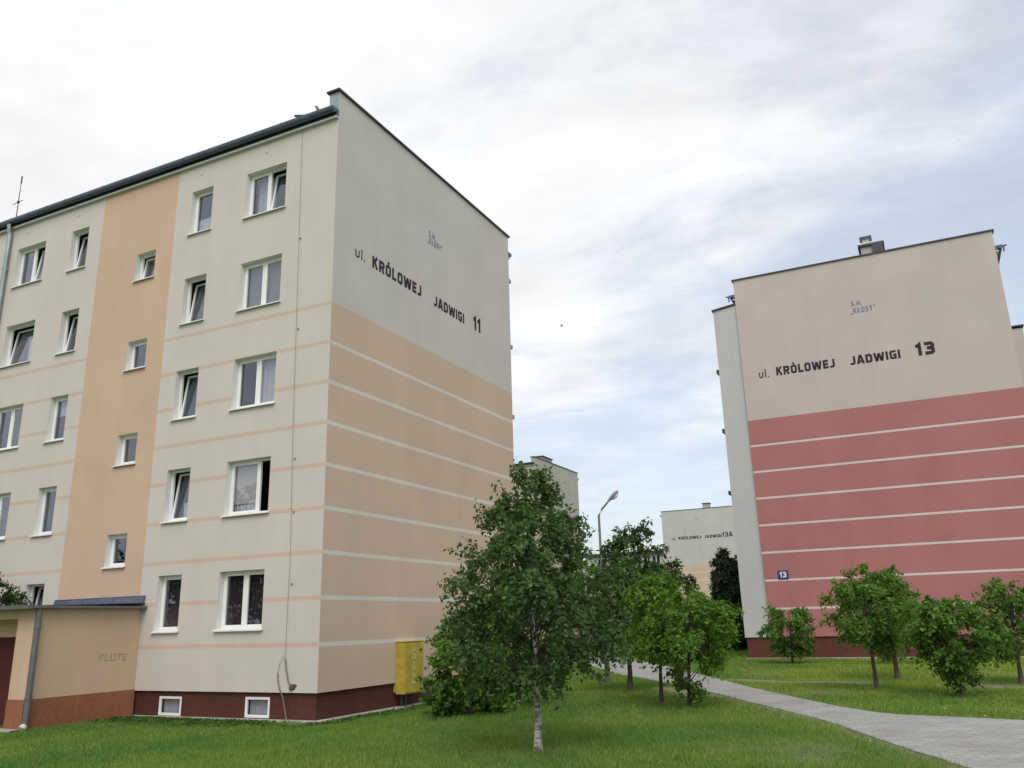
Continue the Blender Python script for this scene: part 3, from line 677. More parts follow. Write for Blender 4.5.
lb = thing('apartment_building', 'low distant grey block with dark flat roof behind the trees', 'apartment building', (-24.0, 112, -.5), 0)
w = MB(); fh = [(-11.0 + 3.0 * i, -9.6 + 3.0 * i, 1.6 + 2.8 * f, 3.0 + 2.8 * f, {}) for i in range(4) for f in range(4)]
facade(w, [-13, 0], [0, 11.6], fh, lambda x, z: 0, .1)
w.face([(0, 0, 0), (0, 9, 0), (0, 9, 11.6), (0, 0, 11.6)]); w.face([(-13, 9, 0), (-13, 0, 0), (-13, 0, 11.6), (-13, 9, 11.6)]); w.face([(0, 9, 0), (-13, 9, 0), (-13, 9, 11.6), (0, 9, 11.6)])
w.build('wall', [M['grey13a']] * 8 + [M['interior'], M['reveal']], lb)
c = MB(); c.box((-13.3, -.4, 11.602), (.3, 9.3, 12.1)); c.build('roof', M['felt'], lb)
for h in fh: window(lb, *h[:4], {}, .1, False)

# ================================================================== GROUND, PATH, APRON
upper = [(-9.5, 36.5), (-6.0, 31), (-2.83, 25.53), (.62, 20.22), (3.43, 15.59), (5.95, 10.69), (8.68, 5.46), (10.59, 2.18), (11.38, 1.05), (11.88, .66), (12.78, .4), (13.67, .17), (14.8, -.1), (16, -.5), (18, -1.2), (20, -1.9), (23, -3.0), (27, -4.5)]
lower = [(-11.5, 35.2), (-8.0, 29.7), (-4.9, 24.2), (-1.5, 18.9), (1.3, 14.3), (4.3, 9.6), (7.30, 5.28), (9.32, 1.94), (10.05, .75), (10.71, -.35), (11.25, -1.45), (11.74, -2.54), (12.2, -3.52), (12.68, -4.45), (13.3, -5.45), (14.3, -6.5), (16.0, -7.4), (19, -8.6), (26, -10.8)]
def densify(p, n=10):
    p = np.array(p, float); q = []
    for i in range(len(p) - 1):
        p0, p1, p2, p3 = p[max(i-1, 0)], p[i], p[i+1], p[min(i+2, len(p)-1)]
        for k in range(n):
            s = k / n
            q.append(.5 * (2*p1 + (p2-p0)*s + (2*p0-5*p1+4*p2-p3)*s*s + (3*p1-p0-3*p2+p3)*s**3))
    q.append(p[-1]); return np.array(q)
UP, LO = densify(upper), densify(lower)
rng = np.random.default_rng(5)
jit = lambda n, a: np.convolve(rng.normal(0, a, n + 8), np.ones(3) / 3, 'same')[4:-4]
UPj = UP + np.stack([jit(len(UP), .014)] * 2, 1); LOj = LO + np.stack([jit(len(LO), .014)] * 2, 1)
m = MB(); NS = 6
for i in range(len(UP) - 1):
    for k in range(NS):
        q = []
        for (j, s) in ((i, k), (i, k + 1), (i + 1, k + 1), (i + 1, k)):
            P = UPj[j] * (1 - s / NS) + LOj[j] * (s / NS); q.append((P[0], P[1], float(gz(*P)) + .014))
        m.face(list(reversed(q)))
    for E_, fl in ((UPj, 0), (LOj, 1)):
        a, b_ = E_[i], E_[i + 1]; za, zb = float(gz(*a)), float(gz(*b_))
        m.face([(a[0], a[1], za + .014), (b_[0], b_[1], zb + .014), (b_[0], b_[1], zb - .08), (a[0], a[1], za - .08)])
pth = m.build('path', M['paver']); pth['kind'] = 'structure'
pathpoly = np.concatenate([UP, LO[::-1]])

def inside(px, py, poly):
    r = np.zeros(px.shape, bool); n = len(poly)
    for i in range(n):
        x1, y1 = poly[i]; x2, y2 = poly[(i + 1) % n]
        c = ((y1 > py) != (y2 > py)) & (px < (x2 - x1) * (py - y1) / (y2 - y1 + 1e-12) + x1)
        r ^= c
    return r
def dist_poly(px, py, line):
    d = np.full(px.shape, 1e9)
    for a, b_ in zip(line[:-1], line[1:]):
        ab = b_ - a; t_ = np.clip(((px - a[0]) * ab[0] + (py - a[1]) * ab[1]) / (ab @ ab + 1e-12), 0, 1)
        d = np.minimum(d, np.hypot(px - a[0] - t_ * ab[0], py - a[1] - t_ * ab[1]))
    return d

# concrete strip round building 11 and in front of 13
ap = MB()
def strip(pts_in, pts_out, zoff=.03):
    for i in range(len(pts_in) - 1):
        for k in range(12):
            A = [np.array(pts_in[i]) + (np.array(pts_in[i+1]) - np.array(pts_in[i])) * s / 12 for s in (k, k + 1)]
            B = [np.array(pts_out[i]) + (np.array(pts_out[i+1]) - np.array(pts_out[i])) * s / 12 for s in (k, k + 1)]
            q = [A[0], B[0], B[1], A[1]]
            ap.face([(c_[0], c_[1], float(gz(*c_)) + zoff) for c_ in q])
            ap.face([(B[0][0], B[0][1], float(gz(*B[0])) + zoff), (B[0][0], B[0][1], float(gz(*B[0])) - .1), (B[1][0], B[1][1], float(gz(*B[1])) - .1), (B[1][0], B[1][1], float(gz(*B[1])) + zoff)])
strip([(-5.77, .065), (-.07, .065), (-.07, 10.4)], [(-5.77, -.32), (.45, -.45), (.45, 10.6)])
strip([(X13 - 1.0, Y13 + .06), (X13 + 10.5, Y13 + .06)], [(X13 - 1.0, Y13 - .5), (X13 + 10.7, Y13 - .5)])
strip([(-5.77, -2.9), (-9.6, -2.9)], [(-5.7, -3.25), (-9.6, -4.2)])
apo = ap.build('pavement', M['concrete']); apo['kind'] = 'structure'
apronpoly = [np.array([(-5.8, .1), (-5.8, -.32), (.45, -.45), (.45, 10.6), (-.07, 10.6), (-.07, .1)])]

TRAILS = [(np.array([(6.3, 5.6), (7.2, 4.6), (8.0, 4.7)]), .5), (np.array([(7.5, 8.6), (9.0, 8.0), (10.3, 8.1), (11.0, 7.6)]), .55), (np.array([(13.4, 7.0), (15.5, 6.6)]), .6), (np.array([(7.3, 3.9), (8.1, 3.6)]), .4)]
TRUNKS = [(7.56, -4.66, .55), (12.91, 4.25, .6), (11.22, 5.77, .3), (8.14, 1.13, .3), (4.32, -.76, .7)]
def bare(px, py):
    d = np.minimum(dist_poly(px, py, UP), dist_poly(px, py, LO))
    b_ = np.clip(1.0 - d / .16, 0, 1) * .8
    b_ = np.maximum(b_, np.clip(1 - dist_poly(px, py, LO[60:]) / .55, 0, 1) * .75)
    for ln, wd in TRAILS: b_ = np.maximum(b_, np.clip(1.25 - dist_poly(px, py, ln) / wd, 0, 1))
    for x, y, r_ in TRUNKS: b_ = np.maximum(b_, np.clip(1.1 - np.hypot(px - x, py - y) / r_, 0, 1) * .7)
    b_ = np.maximum(b_, np.clip(1 - dist_poly(px, py, np.array([(.45, 10.6), (.45, -.45), (-5.7, -.32)])) / .3, 0, 1) * .6)
    worn = np.sin(px * .9 + 1.7 * np.sin(py * .55 + 1)) * np.sin(py * .75 + 2.1 * np.sin(px * .43)) + .35 * np.sin(px * 3.1 + 2 * np.sin(py * 2.3)) * np.sin(py * 2.7 + px)
    dry = ss(7.5, 10.5, px + .25 * py)
    b_ = np.maximum(b_, np.clip(worn - .85 + .55 * dry, 0, .55))
    return b_

xs_ = np.concatenate([[-900, -400, -200, -100, -60, -40, -25], np.arange(-16, 30.01, .2), [35, 45, 60, 100, 200, 400, 900]])
ys_ = np.concatenate([[-400, -150, -60, -30, -20], np.arange(-14, 42.01, .2), [46, 52, 60, 75, 100, 150, 250, 400, 900]])
GX, GY = np.meshgrid(xs_, ys_); GZ = gz(GX, GY)
fine = (GX > -16) & (GX < 30) & (GY > -14) & (GY < 42)
GZ = GZ + np.where(fine, (np.sin(GX * 1.9 + 1.2 * np.sin(GY * .8)) * np.sin(GY * 1.6 + .7) * .006), 0)
nx, ny = len(xs_), len(ys_)
idx = np.arange(nx * ny).reshape(ny, nx)
F = np.stack([idx[:-1, :-1].ravel(), idx[:-1, 1:].ravel(), idx[1:, 1:].ravel(), idx[1:, :-1].ravel()], 1)
go = fast_mesh('ground', np.stack([GX.ravel(), GY.ravel(), GZ.ravel()], 1), F, M['ground']); go['kind'] = 'structure'
at_ = go.data.attributes.new('bare', 'FLOAT', 'POINT')
at_.data.foreach_set('value', np.where(fine, bare(GX, GY), 0).ravel().astype(np.float32))

# grass blades: dense where the lawn is near
def grass(n, ylo, yhi, hmin, hmax, wd, xlo=-9, xhi=19):
    x = rng.uniform(xlo, xhi, n); y = rng.uniform(ylo, yhi, n)
    keep = ~inside(x, y, pathpoly) & ~inside(x, y, apronpoly[0]) & ~((x < 0) & (y > -.3)) & ~((x < -5.7) & (y > -3.3)) & ~((x > X13 - 1) & (y > Y13 - .6))
    keep &= rng.uniform(0, 1, n) > bare(x, y) * 1.15
    # drop what the camera side never sees
    dx, dy = x - 12.71, y + 15.8
    ang = np.degrees(np.arctan2(dx, dy)); keep &= (ang > -66) & (ang < 14)
    pn = np.sin(x * 1.3 + 2 * np.sin(y * .9)) * np.sin(y * 1.7 + 1.5 * np.sin(x * .7)); 
    tuft = np.clip(np.sin(x * 2.9 + 3 * np.sin(y * 1.1 + .4)) * np.sin(y * 2.3 + 2.2 * np.sin(x * .8)) - .55, 0, 1) * 2.2
    x, y, pn, tuft = x[keep], y[keep], pn[keep], tuft[keep]; k = len(x)
    h = rng.uniform(hmin, hmax, k) * (1 + .25 * pn + .8 * tuft); a = rng.uniform(0, 2 * np.pi, k); w_ = wd * rng.uniform(.7, 1.3, k)
    z = gz(x, y) - .008; ln = h * rng.uniform(.15, .8, k); b_ = rng.uniform(0, 2 * np.pi, k)
    base = np.stack([x, y, z], 1); s_ = np.stack([np.cos(a) * w_, np.sin(a) * w_, 0 * a], 1)
    tip = base + np.stack([np.cos(b_) * ln, np.sin(b_) * ln, h], 1)
    return np.stack([base - s_, base + s_, tip], 1).reshape(-1, 3)
GV = np.concatenate([grass(300000, -9.5, 0, .03, .075, .0045, 2, 16), grass(160000, -8, 1, .035, .08, .006, -9, 3), grass(240000, 0, 9, .03, .075, .007), grass(120000, 9, 21, .04, .09, .011, -4, 19), grass(50000, 20, 34, .05, .1, .018, -14, 6)])
def tufts(n):
    out = []
    while len(out) < n:
        x, y = rng.uniform(-5, 15), rng.uniform(-8.5, 9)
        if bare(np.array([x]), np.array([y]))[0] > .2: continue
        k = int(rng.integers(60, 190)); r_ = rng.uniform(.08, .3)
        px, py = x + rng.normal(0, r_, k) * 1.5, y + rng.normal(0, r_, k)
        ok = ~inside(px, py, pathpoly) & ~((px < .5) & (py > -.45)) & ~((px < -5.6) & (py > -3.3)); px, py = px[ok], py[ok]; k = len(px)
        if not k: continue
        h = rng.uniform(.08, .17, k) * np.exp(-(((px - x) / (1.5 * r_)) ** 2 + ((py - y) / r_) ** 2) / 5); a = rng.uniform(0, 6.28, k); b2 = rng.uniform(0, 6.28, k); w_ = .006
        base = np.stack([px, py, gz(px, py) - .01], 1); sv = np.stack([np.cos(a) * w_, np.sin(a) * w_, 0 * a], 1)
        out.append(np.stack([base - sv, base + sv, base + np.stack([np.cos(b2) * h * .6, np.sin(b2) * h * .6, h], 1)], 1).reshape(-1, 3))
    return np.concatenate(out)
GV = np.concatenate([GV, tufts(150)])
gr = fast_mesh('grass', GV, np.arange(len(GV)).reshape(-1, 3), M['grass']); gr['kind'] = 'stuff'
# darker weeds and clover along the foot of the walls
def weeds(n):
    u_ = rng.uniform(0, 1, n); side = rng.uniform(0, 1, n)
    x = np.where(side < .62, -5.9 + 6.5 * u_, .5 + np.abs(rng.normal(0, .38, n))); y = np.where(side < .62, -.48 - np.abs(rng.normal(0, .40, n)), -.6 + 9.5 * u_)
    lump = np.sin(x * 2.1 + 1.3 * np.sin(y * 2.4)) + np.sin(y * 1.7 + x) ; k_ = (rng.uniform(-2.2, 1.6, n) < lump) & ~((x < -5.5) & (y > -3.4)); x, y = x[k_], y[k_]; k = len(x)
    z = gz(x, y) + rng.uniform(.01, .075, k); a = rng.uniform(0, 6.28, k); r_ = rng.uniform(.018, .042, k); tl = rng.normal(0, .4, k)
    P = np.stack([x, y, z], 1); d = np.stack([np.cos(a), np.sin(a), tl], 1) * r_[:, None]; e = np.stack([-np.sin(a), np.cos(a), rng.normal(0, .3, k)], 1) * r_[:, None] * .6
    return np.stack([P - d, P - e, P + d, P + e], 1).reshape(-1, 3)
WV = weeds(26000)
wo = fast_mesh('ground_cover', WV, np.arange(len(WV)).reshape(-1, 4), M['leaf_weed']); wo['kind'] = 'stuff'
# clover and daisy heads
cx = rng.uniform(-4, 14, 60); cy = rng.uniform(-8, 8, 60); kp = ~inside(cx, cy, pathpoly) & ~((cx < .6) & (cy > -.5)) & (np.sin(cx * 1.1) * np.sin(cy * 1.4 + cx) > .1); cx, cy = cx[kp], cy[kp]
fl = MB()
for x, y in zip(cx, cy):
    z = float(gz(x, y)) + random.uniform(.04, .08); r_ = random.uniform(.006, .012)
    fl.tube([(x, y, z), (x, y, z + r_)], [r_, r_ * .5], 5)
flo = fl.build('clover_flowers', M['whitepaint']); flo['kind'] = 'stuff'

# ================================================================== TREES
RIGHT = np.array([.90, .436, 0])
def tree(name, label, cat, base, h, bot, rx, leafmat, barkmat, n_clump, n_leaf, leaf=(.07, .045), trunk_r=.06, off=0.0, prof=None, clump=.3, droop=0.0, lean=(0, 0), seed=1, group=None, ry=None, split=None, sprigs=0, bare_trunk=None):
    rg = np.random.default_rng(seed); bx, by = base; z0 = float(gz(bx, by))
    root = thing(name, label, cat, (bx, by, z0 - .03), 0, group)
    ry = ry or rx
    T = MB(); top = h * .93
    # trunk
    nk = 9; wob = rg.normal(0, .02 * h / 3, (nk, 2)); wob[0] = 0; wob = np.cumsum(wob, 0) * .5
    tz = np.linspace(0, top, nk)
    tx = wob[:, 0] + lean[0] * tz + off * RIGHT[0] * (tz / h) ** 1.3; ty = wob[:, 1] + lean[1] * tz + off * RIGHT[1] * (tz / h) ** 1.3
    tr = trunk_r * (1 - .88 * (tz / top)) ; tr[0] *= 1.35
    T.tube(list(zip(tx, ty, tz)), list(tr), 9)
    prof = prof or (lambda s: np.sqrt(np.clip(1 - (2 * s - 1) ** 2, 0, 1)))
    axis = lambda z: np.array([np.interp(z, tz, tx), np.interp(z, tz, ty), z])
    cents = []; leaves = []
    tries = 0
    while len(cents) < n_clump and tries < n_clump * 30:
        tries += 1
        s = rg.uniform(0.02, 1); pr_ = float(prof(s))
        if rg.uniform() > pr_ + .12: continue
        ph = rg.uniform(0, 2 * np.pi); lump = 1 + .22 * math.sin(2 * ph + seed) * math.cos(3.1 * s + seed) + .14 * math.sin(5 * ph + 2 * seed)
        rr = pr_ * lump * math.sqrt(rg.uniform(.10, 1.0)); z = bot + (h - bot) * s
        c_ = axis(z) + np.array([rx * rr * math.cos(ph), ry * rr * math.sin(ph), rg.normal(0, .04)])
        if any(np.linalg.norm(c_ - q) < clump * .55 for q in cents): continue
        cents.append(c_)
    for c_ in cents:
        hd = np.hypot(*(c_ - axis(c_[2]))[:2]); zb = max(min(c_[2] - hd * rg.uniform(.35, .9), top * .96), min(bot * rg.uniform(.85, 1.6), c_[2] * .85), .12 * h if bot < .3 else bot * .8)
        zb = min(zb, c_[2]); s0 = axis(zb); mid = s0 * .5 + c_ * .5 + np.array([0, 0, .12 * hd]) + rg.normal(0, .03, 3)
        r0 = max(.005, trunk_r * .30 * (1 - zb / h))
        T.tube([s0, mid, c_], [r0, r0 * .6, .004], 5, 1, cap=False)
        for _ in range(3):
            e_ = c_ + rg.normal(0, clump * .6, 3) + np.array([0, 0, -droop * clump * .6]); T.tube([mid * .3 + c_ * .7, e_], [.005, .003], 3, 1, cap=False)
    cents = np.array(cents); nc = len(cents)
    sz = rg.uniform(.6, 1.25, nc); wts = sz ** 2 / (sz ** 2).sum()
    ci = rg.choice(nc, n_leaf, p=wts)
    # leaves sit on a fan of twiglets in each clump
    K = 9; tw = rg.normal(0, 1, (nc, K, 3)); tw /= np.linalg.norm(tw, axis=2, keepdims=True); tw[..., 2] = tw[..., 2] * .75 + .1
    outw = cents - np.array([axis(z) for z in cents[:, 2]]); outw /= np.linalg.norm(outw, axis=1, keepdims=True) + 1e-6
    tw += outw[:, None, :] * .45
    kk = rg.integers(0, K, n_leaf); ta = rg.uniform(.1, 1, n_leaf) ** .75
    P = cents[ci] + tw[ci, kk] * (clump * sz[ci] * ta)[:, None] + rg.normal(0, clump * .10, (n_leaf, 3))
    P[:, 2] -= droop * clump * ta ** 2 * rg.uniform(.4, 1.8, n_leaf)
    if sprigs:
        ex = []
        for _ in range(sprigs):
            s = rg.uniform(.0, 1) ** .7; ph = rg.uniform(0, 2 * np.pi); pr_ = float(prof(s))
            st = axis(bot + (h - bot) * s * .97) + np.array([rx * pr_ * .86 * math.cos(ph), ry * pr_ * .86 * math.sin(ph), 0])
            d_ = np.array([math.cos(ph) * .6, math.sin(ph) * .6, -.35 + 1.5 * s * s]); d_ /= np.linalg.norm(d_); ll = rg.uniform(.15, .42) * min(1, rx)
            T.tube([st - d_ * .12, st + d_ * ll], [.004, .002], 3, 1, cap=False)
            tt = rg.uniform(0, 1, 22)[:, None]; ex.append(st + d_ * ll * tt + rg.normal(0, .035, (22, 3)))
        P = np.concatenate([P, np.concatenate(ex)])
    n = len(P)
    ok = P[:, 2] > .06; P = P[ok]; n = len(P)
    # leaf frames: mostly facing up and outward
    nrm = rg.normal(0, .75, (n, 3)) + np.array([0, 0, .75]); nrm[:, :2] += (P[:, :2] - np.array([np.interp(P[:, 2], tz, tx), np.interp(P[:, 2], tz, ty)]).T) / rx * .5
    nrm /= np.linalg.norm(nrm, axis=1, keepdims=True)
    d = rg.normal(0, 1, (n, 3)); d[:, 2] -= .5 + droop; d -= nrm * (d * nrm).sum(1, keepdims=True); d /= np.linalg.norm(d, axis=1, keepdims=True)
    sd = np.cross(nrm, d); L_ = leaf[0] * rg.uniform(.65, 1.3, n)[:, None]; Wd = leaf[1] * .5 * rg.uniform(.7, 1.25, n)[:, None]
    v0 = P; v1 = P + d * L_ * .45 + sd * Wd - nrm * L_ * .03; v2 = P + d * L_; v3 = P + d * L_ * .45 - sd * Wd - nrm * L_ * .03
    Vv = np.stack([v0, v1, v2, v3], 1).reshape(-1, 3)
    T.build('trunk', [barkmat, M['bark']], root, smooth=True)
    fast_mesh('crown', Vv, np.arange(4 * n).reshape(-1, 4), leafmat, root)
    return root

round_ = lambda s: np.sqrt(np.clip(1 - (2 * s - 1) ** 2, 0, 1))
def pbirch(s): return np.interp(s, [0, .07, .23, .41, .59, .73, .86, 1], [.45, .72, .97, 1.0, .86, .62, .33, .05])
def pbroad(s): return np.interp(s, [0, .12, .35, .65, .85, 1], [.30, .62, .95, 1.0, .70, .25])
def plow(s): return np.interp(s, [0, .15, .32, .5, .7, .88, 1], [.10, .22, .55, .92, 1.0, .70, .25])
def pdark(s): return np.interp(s, [0, .15, .4, .65, .82, 1], [.55, .95, 1.0, .72, .42, .12])
def pcol(s): return np.interp(s, [0, .1, .5, .75, .9, 1], [.8, 1.0, .95, .75, .45, .1])
YT = 'young trees on the lawns'
tree('birch_tree', 'birch with white trunk and wide dark green crown on the lawn', 'tree', (7.56, -4.66), 3.88, .92, 1.26, M['leaf_birch'], M['birch'], 105, 22500, (.070, .052), .048, -.03, pbirch, .25, .8, (-.004, 0), 11, YT, sprigs=120)
tree('young_tree', 'bright green low crowned young tree nearest the path edge', 'tree', (8.14, 1.13), 2.22, .20, .95, M['leaf_bright'], M['bark'], 66, 8600, (.095, .052), .045, .16, plow, .25, .45, (0, 0), 23, YT)
tree('young_tree', 'bright yellow green tree just behind the low crowned one', 'tree', (7.32, 2.01), 2.66, .90, .68, M['leaf_bright'], M['bark'], 46, 5400, (.10, .055), .045, .04, pbroad, .25, .5, (0, 0), 31, YT)
tree('walnut_tree', 'darkest tall lawn tree with a slanting thin trunk beside the path', 'tree', (5.79, 4.52), 4.16, .90, 1.0, M['leaf_dark'], M['bark'], 75, 8500, (.13, .06), .065, .40, pdark, .32, .35, (-.02, 0), 42, YT)
tree('lilac_bush', 'rounded leafy bush left of the birch trunk', 'bush', (4.32, -.76), 1.98, .05, .82, M['leaf_bush'], M['bark'], 80, 8000, (.10, .075), .05, .05, lambda s: np.interp(s, [0, .15, .5, .8, 1], [.72, .95, 1.0, .78, .3]), .24, .2, (0, 0), 55)
tree('young_tree', 'dark trunked tree standing between the bush and the birch', 'tree', (4.66, .72), 3.0, .45, .95, M['leaf_mid'], M['bark'], 70, 7000, (.10, .065), .055, 0, pbroad, .28, .3, (0, 0), 61, YT)
tree('young_tree', 'small tree at the foot of the red gable wall, below the blue plate', 'tree', (7.8, 16.68), 2.04, .35, .98, M['leaf_mid'], M['bark'], 58, 5600, (.12, .065), .05, .05, pbroad, .24, .35, (0, 0), 74, YT)
tree('young_tree', 'flat topped tree with bare slim trunk right of the path', 'tree', (11.22, 5.77), 2.74, 1.0, .88, M['leaf_mid'], M['bark'], 60, 7600, (.10, .058), .05, -.03, pbroad, .25, .45, (.0, 0), 87, YT)
tree('young_tree', 'tree with slanting trunk overlapped by the flat topped one', 'tree', (11.53, 8.96), 2.74, .85, .78, M['leaf_mid'], M['bark'], 55, 6500, (.11, .06), .07, .10, pbroad, .26, .4, (-.05, 0), 93, YT)
tree('young_tree', 'stunted little tree in front of the dark plinth, between slim trunks', 'tree', (10.96, 16.51), 1.05, .15, .50, M['leaf_mid'], M['bark'], 24, 1500, (.11, .06), .05, 0, pbroad, .2, .35, (0, 0), 97, YT)
tree('young_tree', 'dome shaped tree with hanging lower leaves beside the paved junction', 'tree', (12.91, 4.25), 2.0, .30, 1.0, M['leaf_mid'], M['bark'], 80, 9600, (.10, .06), .045, .0, plow, .24, .6, (0, 0), 101, YT)
tree('young_tree', 'tree cut by the right edge of the picture', 'tree', (14.22, 7.84), 2.36, .60, .86, M['leaf_mid'], M['bark'], 62, 7600, (.10, .06), .055, .16, pbroad, .26, .45, (-.03, 0), 113, YT)
tree('conifer_tree', 'dark columnar evergreen beside the pale edge of block 13', 'tree', (2.78, 30.4), 5.1, .1, .95, M['needle'], M['bark'], 230, 26000, (.20, .085), .09, .05, pcol, .3, .1, (0, 0), 120)
tree('shrub', 'dark low shrub at the foot of the columnar evergreen', 'shrub', (2.5, 28.0), 1.6, .03, 1.25, M['leaf_dark'], M['bark'], 60, 5000, (.13, .07), .04, .1, lambda s: np.interp(s, [0, .4, .8, 1], [.9, 1, .8, .3]), .3, .1, (0, 0), 131)
tree('garden_tree', 'tree beside the entrance porch at the left picture edge', 'tree', (-10.75, -1.0), 3.75, 1.2, 1.0, M['leaf_dark'], M['bark'], 60, 6500, (.10, .06), .06, 0, pbroad, .28, .4, (0, 0), 140)
BT = 'trees behind the street lamp'
tree('background_tree', 'leafy tree beyond the lamp post, left of the dark walnut', 'tree', (-.6, 24.5), 4.6, .6, 1.9, M['leaf_mid'], M['bark'], 90, 7500, (.17, .10), .09, 0, pbroad, .45, .3, (0, 0), 151, BT)
tree('background_tree', 'far tree showing between birch and block 11', 'tree', (-6.5, 33), 5.4, .6, 2.2, M['leaf_mid'], M['bark'], 90, 7500, (.2, .12), .1, 0, pbroad, .5, .3, (0, 0), 163, BT)
tree('background_tree', 'far tree in front of block 13A behind the bright young trees', 'tree', (-4.5, 45), 5.6, .5, 2.3, M['leaf_dark'], M['bark'], 90, 7000, (.24, .14), .11, 0, pbroad, .55, .3, (0, 0), 171, BT)

AT = 'tall trees across the lawn, mirrored in the panes'
tree('tall_tree', 'tall tree across the lawn mirrored in the lower windows', 'tree', (-18.5, -18.0), 9.5, 2.2, 3.6, M['leaf_dark'], M['bark'], 80, 6000, (.42, .30), .2, 0, pbroad, .9, .3, (0, 0), 201, AT)
tree('tall_tree', 'tall tree across the lawn mirrored in the stairwell panes', 'tree', (-26.5, -18.5), 11.5, 2.2, 3.8, M['leaf_dark'], M['bark'], 80, 6000, (.42, .30), .2, 0, pbroad, .9, .3, (0, 0), 207, AT)

# ================================================================== STREET LAMP
lx, ly = 4.26, 7.18; lz = float(gz(lx, ly))
lp = thing('street_lamp', 'grey street lamp with angled arm rising behind the birch crown', 'street lamp', (lx, ly, lz - .03))
m = MB(); m.tube([(0, 0, 0), (0, 0, 1.25), (0, 0, 1.32)], [.075, .075, .045], 12); m.tube([(0, 0, 1.30), (0, 0, 4.66)], [.045, .034], 12); m.build('pole', M['pole'], lp, smooth=False)
dirv = np.array([.95, .30]); 
P0 = np.array([0, 0, 4.66]); P1 = np.array([dirv[0] * .10, dirv[1] * .10, 4.84]); P2 = np.array([dirv[0] * .34, dirv[1] * .34, 5.10]); P3 = np.array([dirv[0] * .66, dirv[1] * .66, 5.42])
m = MB(); m.tube([P0 - [0, 0, .05], P0, P1, P2], [.034, .032, .028, .024], 10); m.build('arm', M['pole'], lp, smooth=True)
ax = (P3 - P2) / np.linalg.norm(P3 - P2); sd = np.array([-dirv[1], dirv[0], 0]); up = np.cross(ax, sd) * (1 if np.cross(ax, sd)[2] > 0 else -1)
m = MB(); st = [(-.10, .035, .03, .03), (.0, .06, .05, .04), (.08, .085, .06, .045), (.24, .10, .07, .05), (.33, .075, .045, .045), (.36, .035, .02, .02)]
rings = []
for s, wd, hu, hd in st:
    c_ = P2 + ax * s; n0 = len(m.v)
    for k in range(12):
        a = 2 * math.pi * k / 12; q = c_ + sd * wd * math.cos(a) + up * (hu if math.sin(a) > 0 else hd) * math.sin(a); m.v.append(tuple(q))
    rings.append(n0)
for a, b_ in zip(rings, rings[1:]):
    for k in range(12): m.f.append((a + k, a + (k + 1) % 12, b_ + (k + 1) % 12, b_ + k)); m.m.append(0)
m.f.append(tuple(rings[0] + k for k in range(12))); m.m.append(0); m.f.append(tuple(rings[-1] + k for k in range(12))); m.m.append(0)
hd_ = m.build('lamp_head', M['lampbody'], lp, smooth=True)
m = MB(); c_ = P2 + ax * .18 - up * .046
n0 = 0
for ring, (sc, dz) in enumerate(((1, 0), (.85, -.035), (.45, -.055))):
    for k in range(12):
        a = 2 * math.pi * k / 12; m.v.append(tuple(c_ + ax * .13 * sc * math.cos(a) + sd * .075 * sc * math.sin(a) + up * dz))
for r_ in range(2):
    for k in range(12): m.f.append((r_*12 + k, r_*12 + (k+1) % 12, (r_+1)*12 + (k+1) % 12, (r_+1)*12 + k)); m.m.append(0)
m.f.append(tuple(24 + k for k in range(12))); m.m.append(0)
m.build('lens', M['lens'], hd_, smooth=True)

# ================================================================== BIRD
bd = MB(); B0 = np.array([2.04, 10.45, 11.64])
bd.tube([B0 + [-.16, 0, 0], B0 + [-.06, 0, .0], B0 + [.06, 0, .01], B0 + [.14, .0, .005], B0 + [.19, 0, 0]], [.012, .04, .042, .025, .006], 8)
for s in (-1, 1):
    bd.prism([B0 + [-.05, s * .02, .02], B0 + [.08, s * .02, .02], B0 + [.06, s * .2, .09], B0 + [-.05, s * .40, .05], B0 + [-.06, s * .2, .085]], (0, 0, .008))
bd.prism([B0 + [-.14, -.02, 0], B0 + [-.14, .02, 0], B0 + [-.25, .04, 0], B0 + [-.25, -.04, 0]], (0, 0, .006))
bo = bd.build('bird', M['bird'])
for v_ in bo.data.vertices: v_.co = (v_.co - Vector(B0)) * .33 + Vector(B0)
tag(bo, 'tiny dark bird gliding in the sky between the two blocks', 'bird')

# ================================================================== WORLD AND SUN
SUN_EL, SUN_AZ = R(50), math.atan2(.48, -.88)      # azimuth measured from +Y towards +X
wd = bpy.data.worlds.new('World'); scene.world = wd; wd.use_nodes = True
t = wd.node_tree; n = t.nodes; bgn = n['Background']
sky = n.new('ShaderNodeTexSky'); sky.sky_type = 'NISHITA'; sky.sun_disc = False; sky.sun_elevation = SUN_EL; sky.sun_rotation = SUN_AZ % (2 * math.pi)
sky.air_density = 1.0; sky.dust_density = 3.0; sky.ozone_density = 1.2
tc = n.new('ShaderNodeTexCoord'); sep = n.new('ShaderNodeSeparateXYZ'); t.links.new(tc.outputs['Generated'], sep.inputs[0])
def math_(op, a, b=None, clamp=False):
    q = n.new('ShaderNodeMath'); q.operation = op; q.use_clamp = clamp
    for s, v_ in ((q.inputs[0], a), (q.inputs[1], b)):
        if v_ is None: continue
        if hasattr(v_, 'is_output'): t.links.new(v_, s)
        else: s.default_value = v_
    return q.outputs[0]
zz = math_('ADD', math_('MAXIMUM', sep.outputs[2], 0.0), .16)
cx_ = math_('DIVIDE', sep.outputs[0], zz); cy_ = math_('DIVIDE', sep.outputs[1], zz)
cmb = n.new('ShaderNodeCombineXYZ'); t.links.new(cx_, cmb.inputs[0]); t.links.new(cy_, cmb.inputs[1])
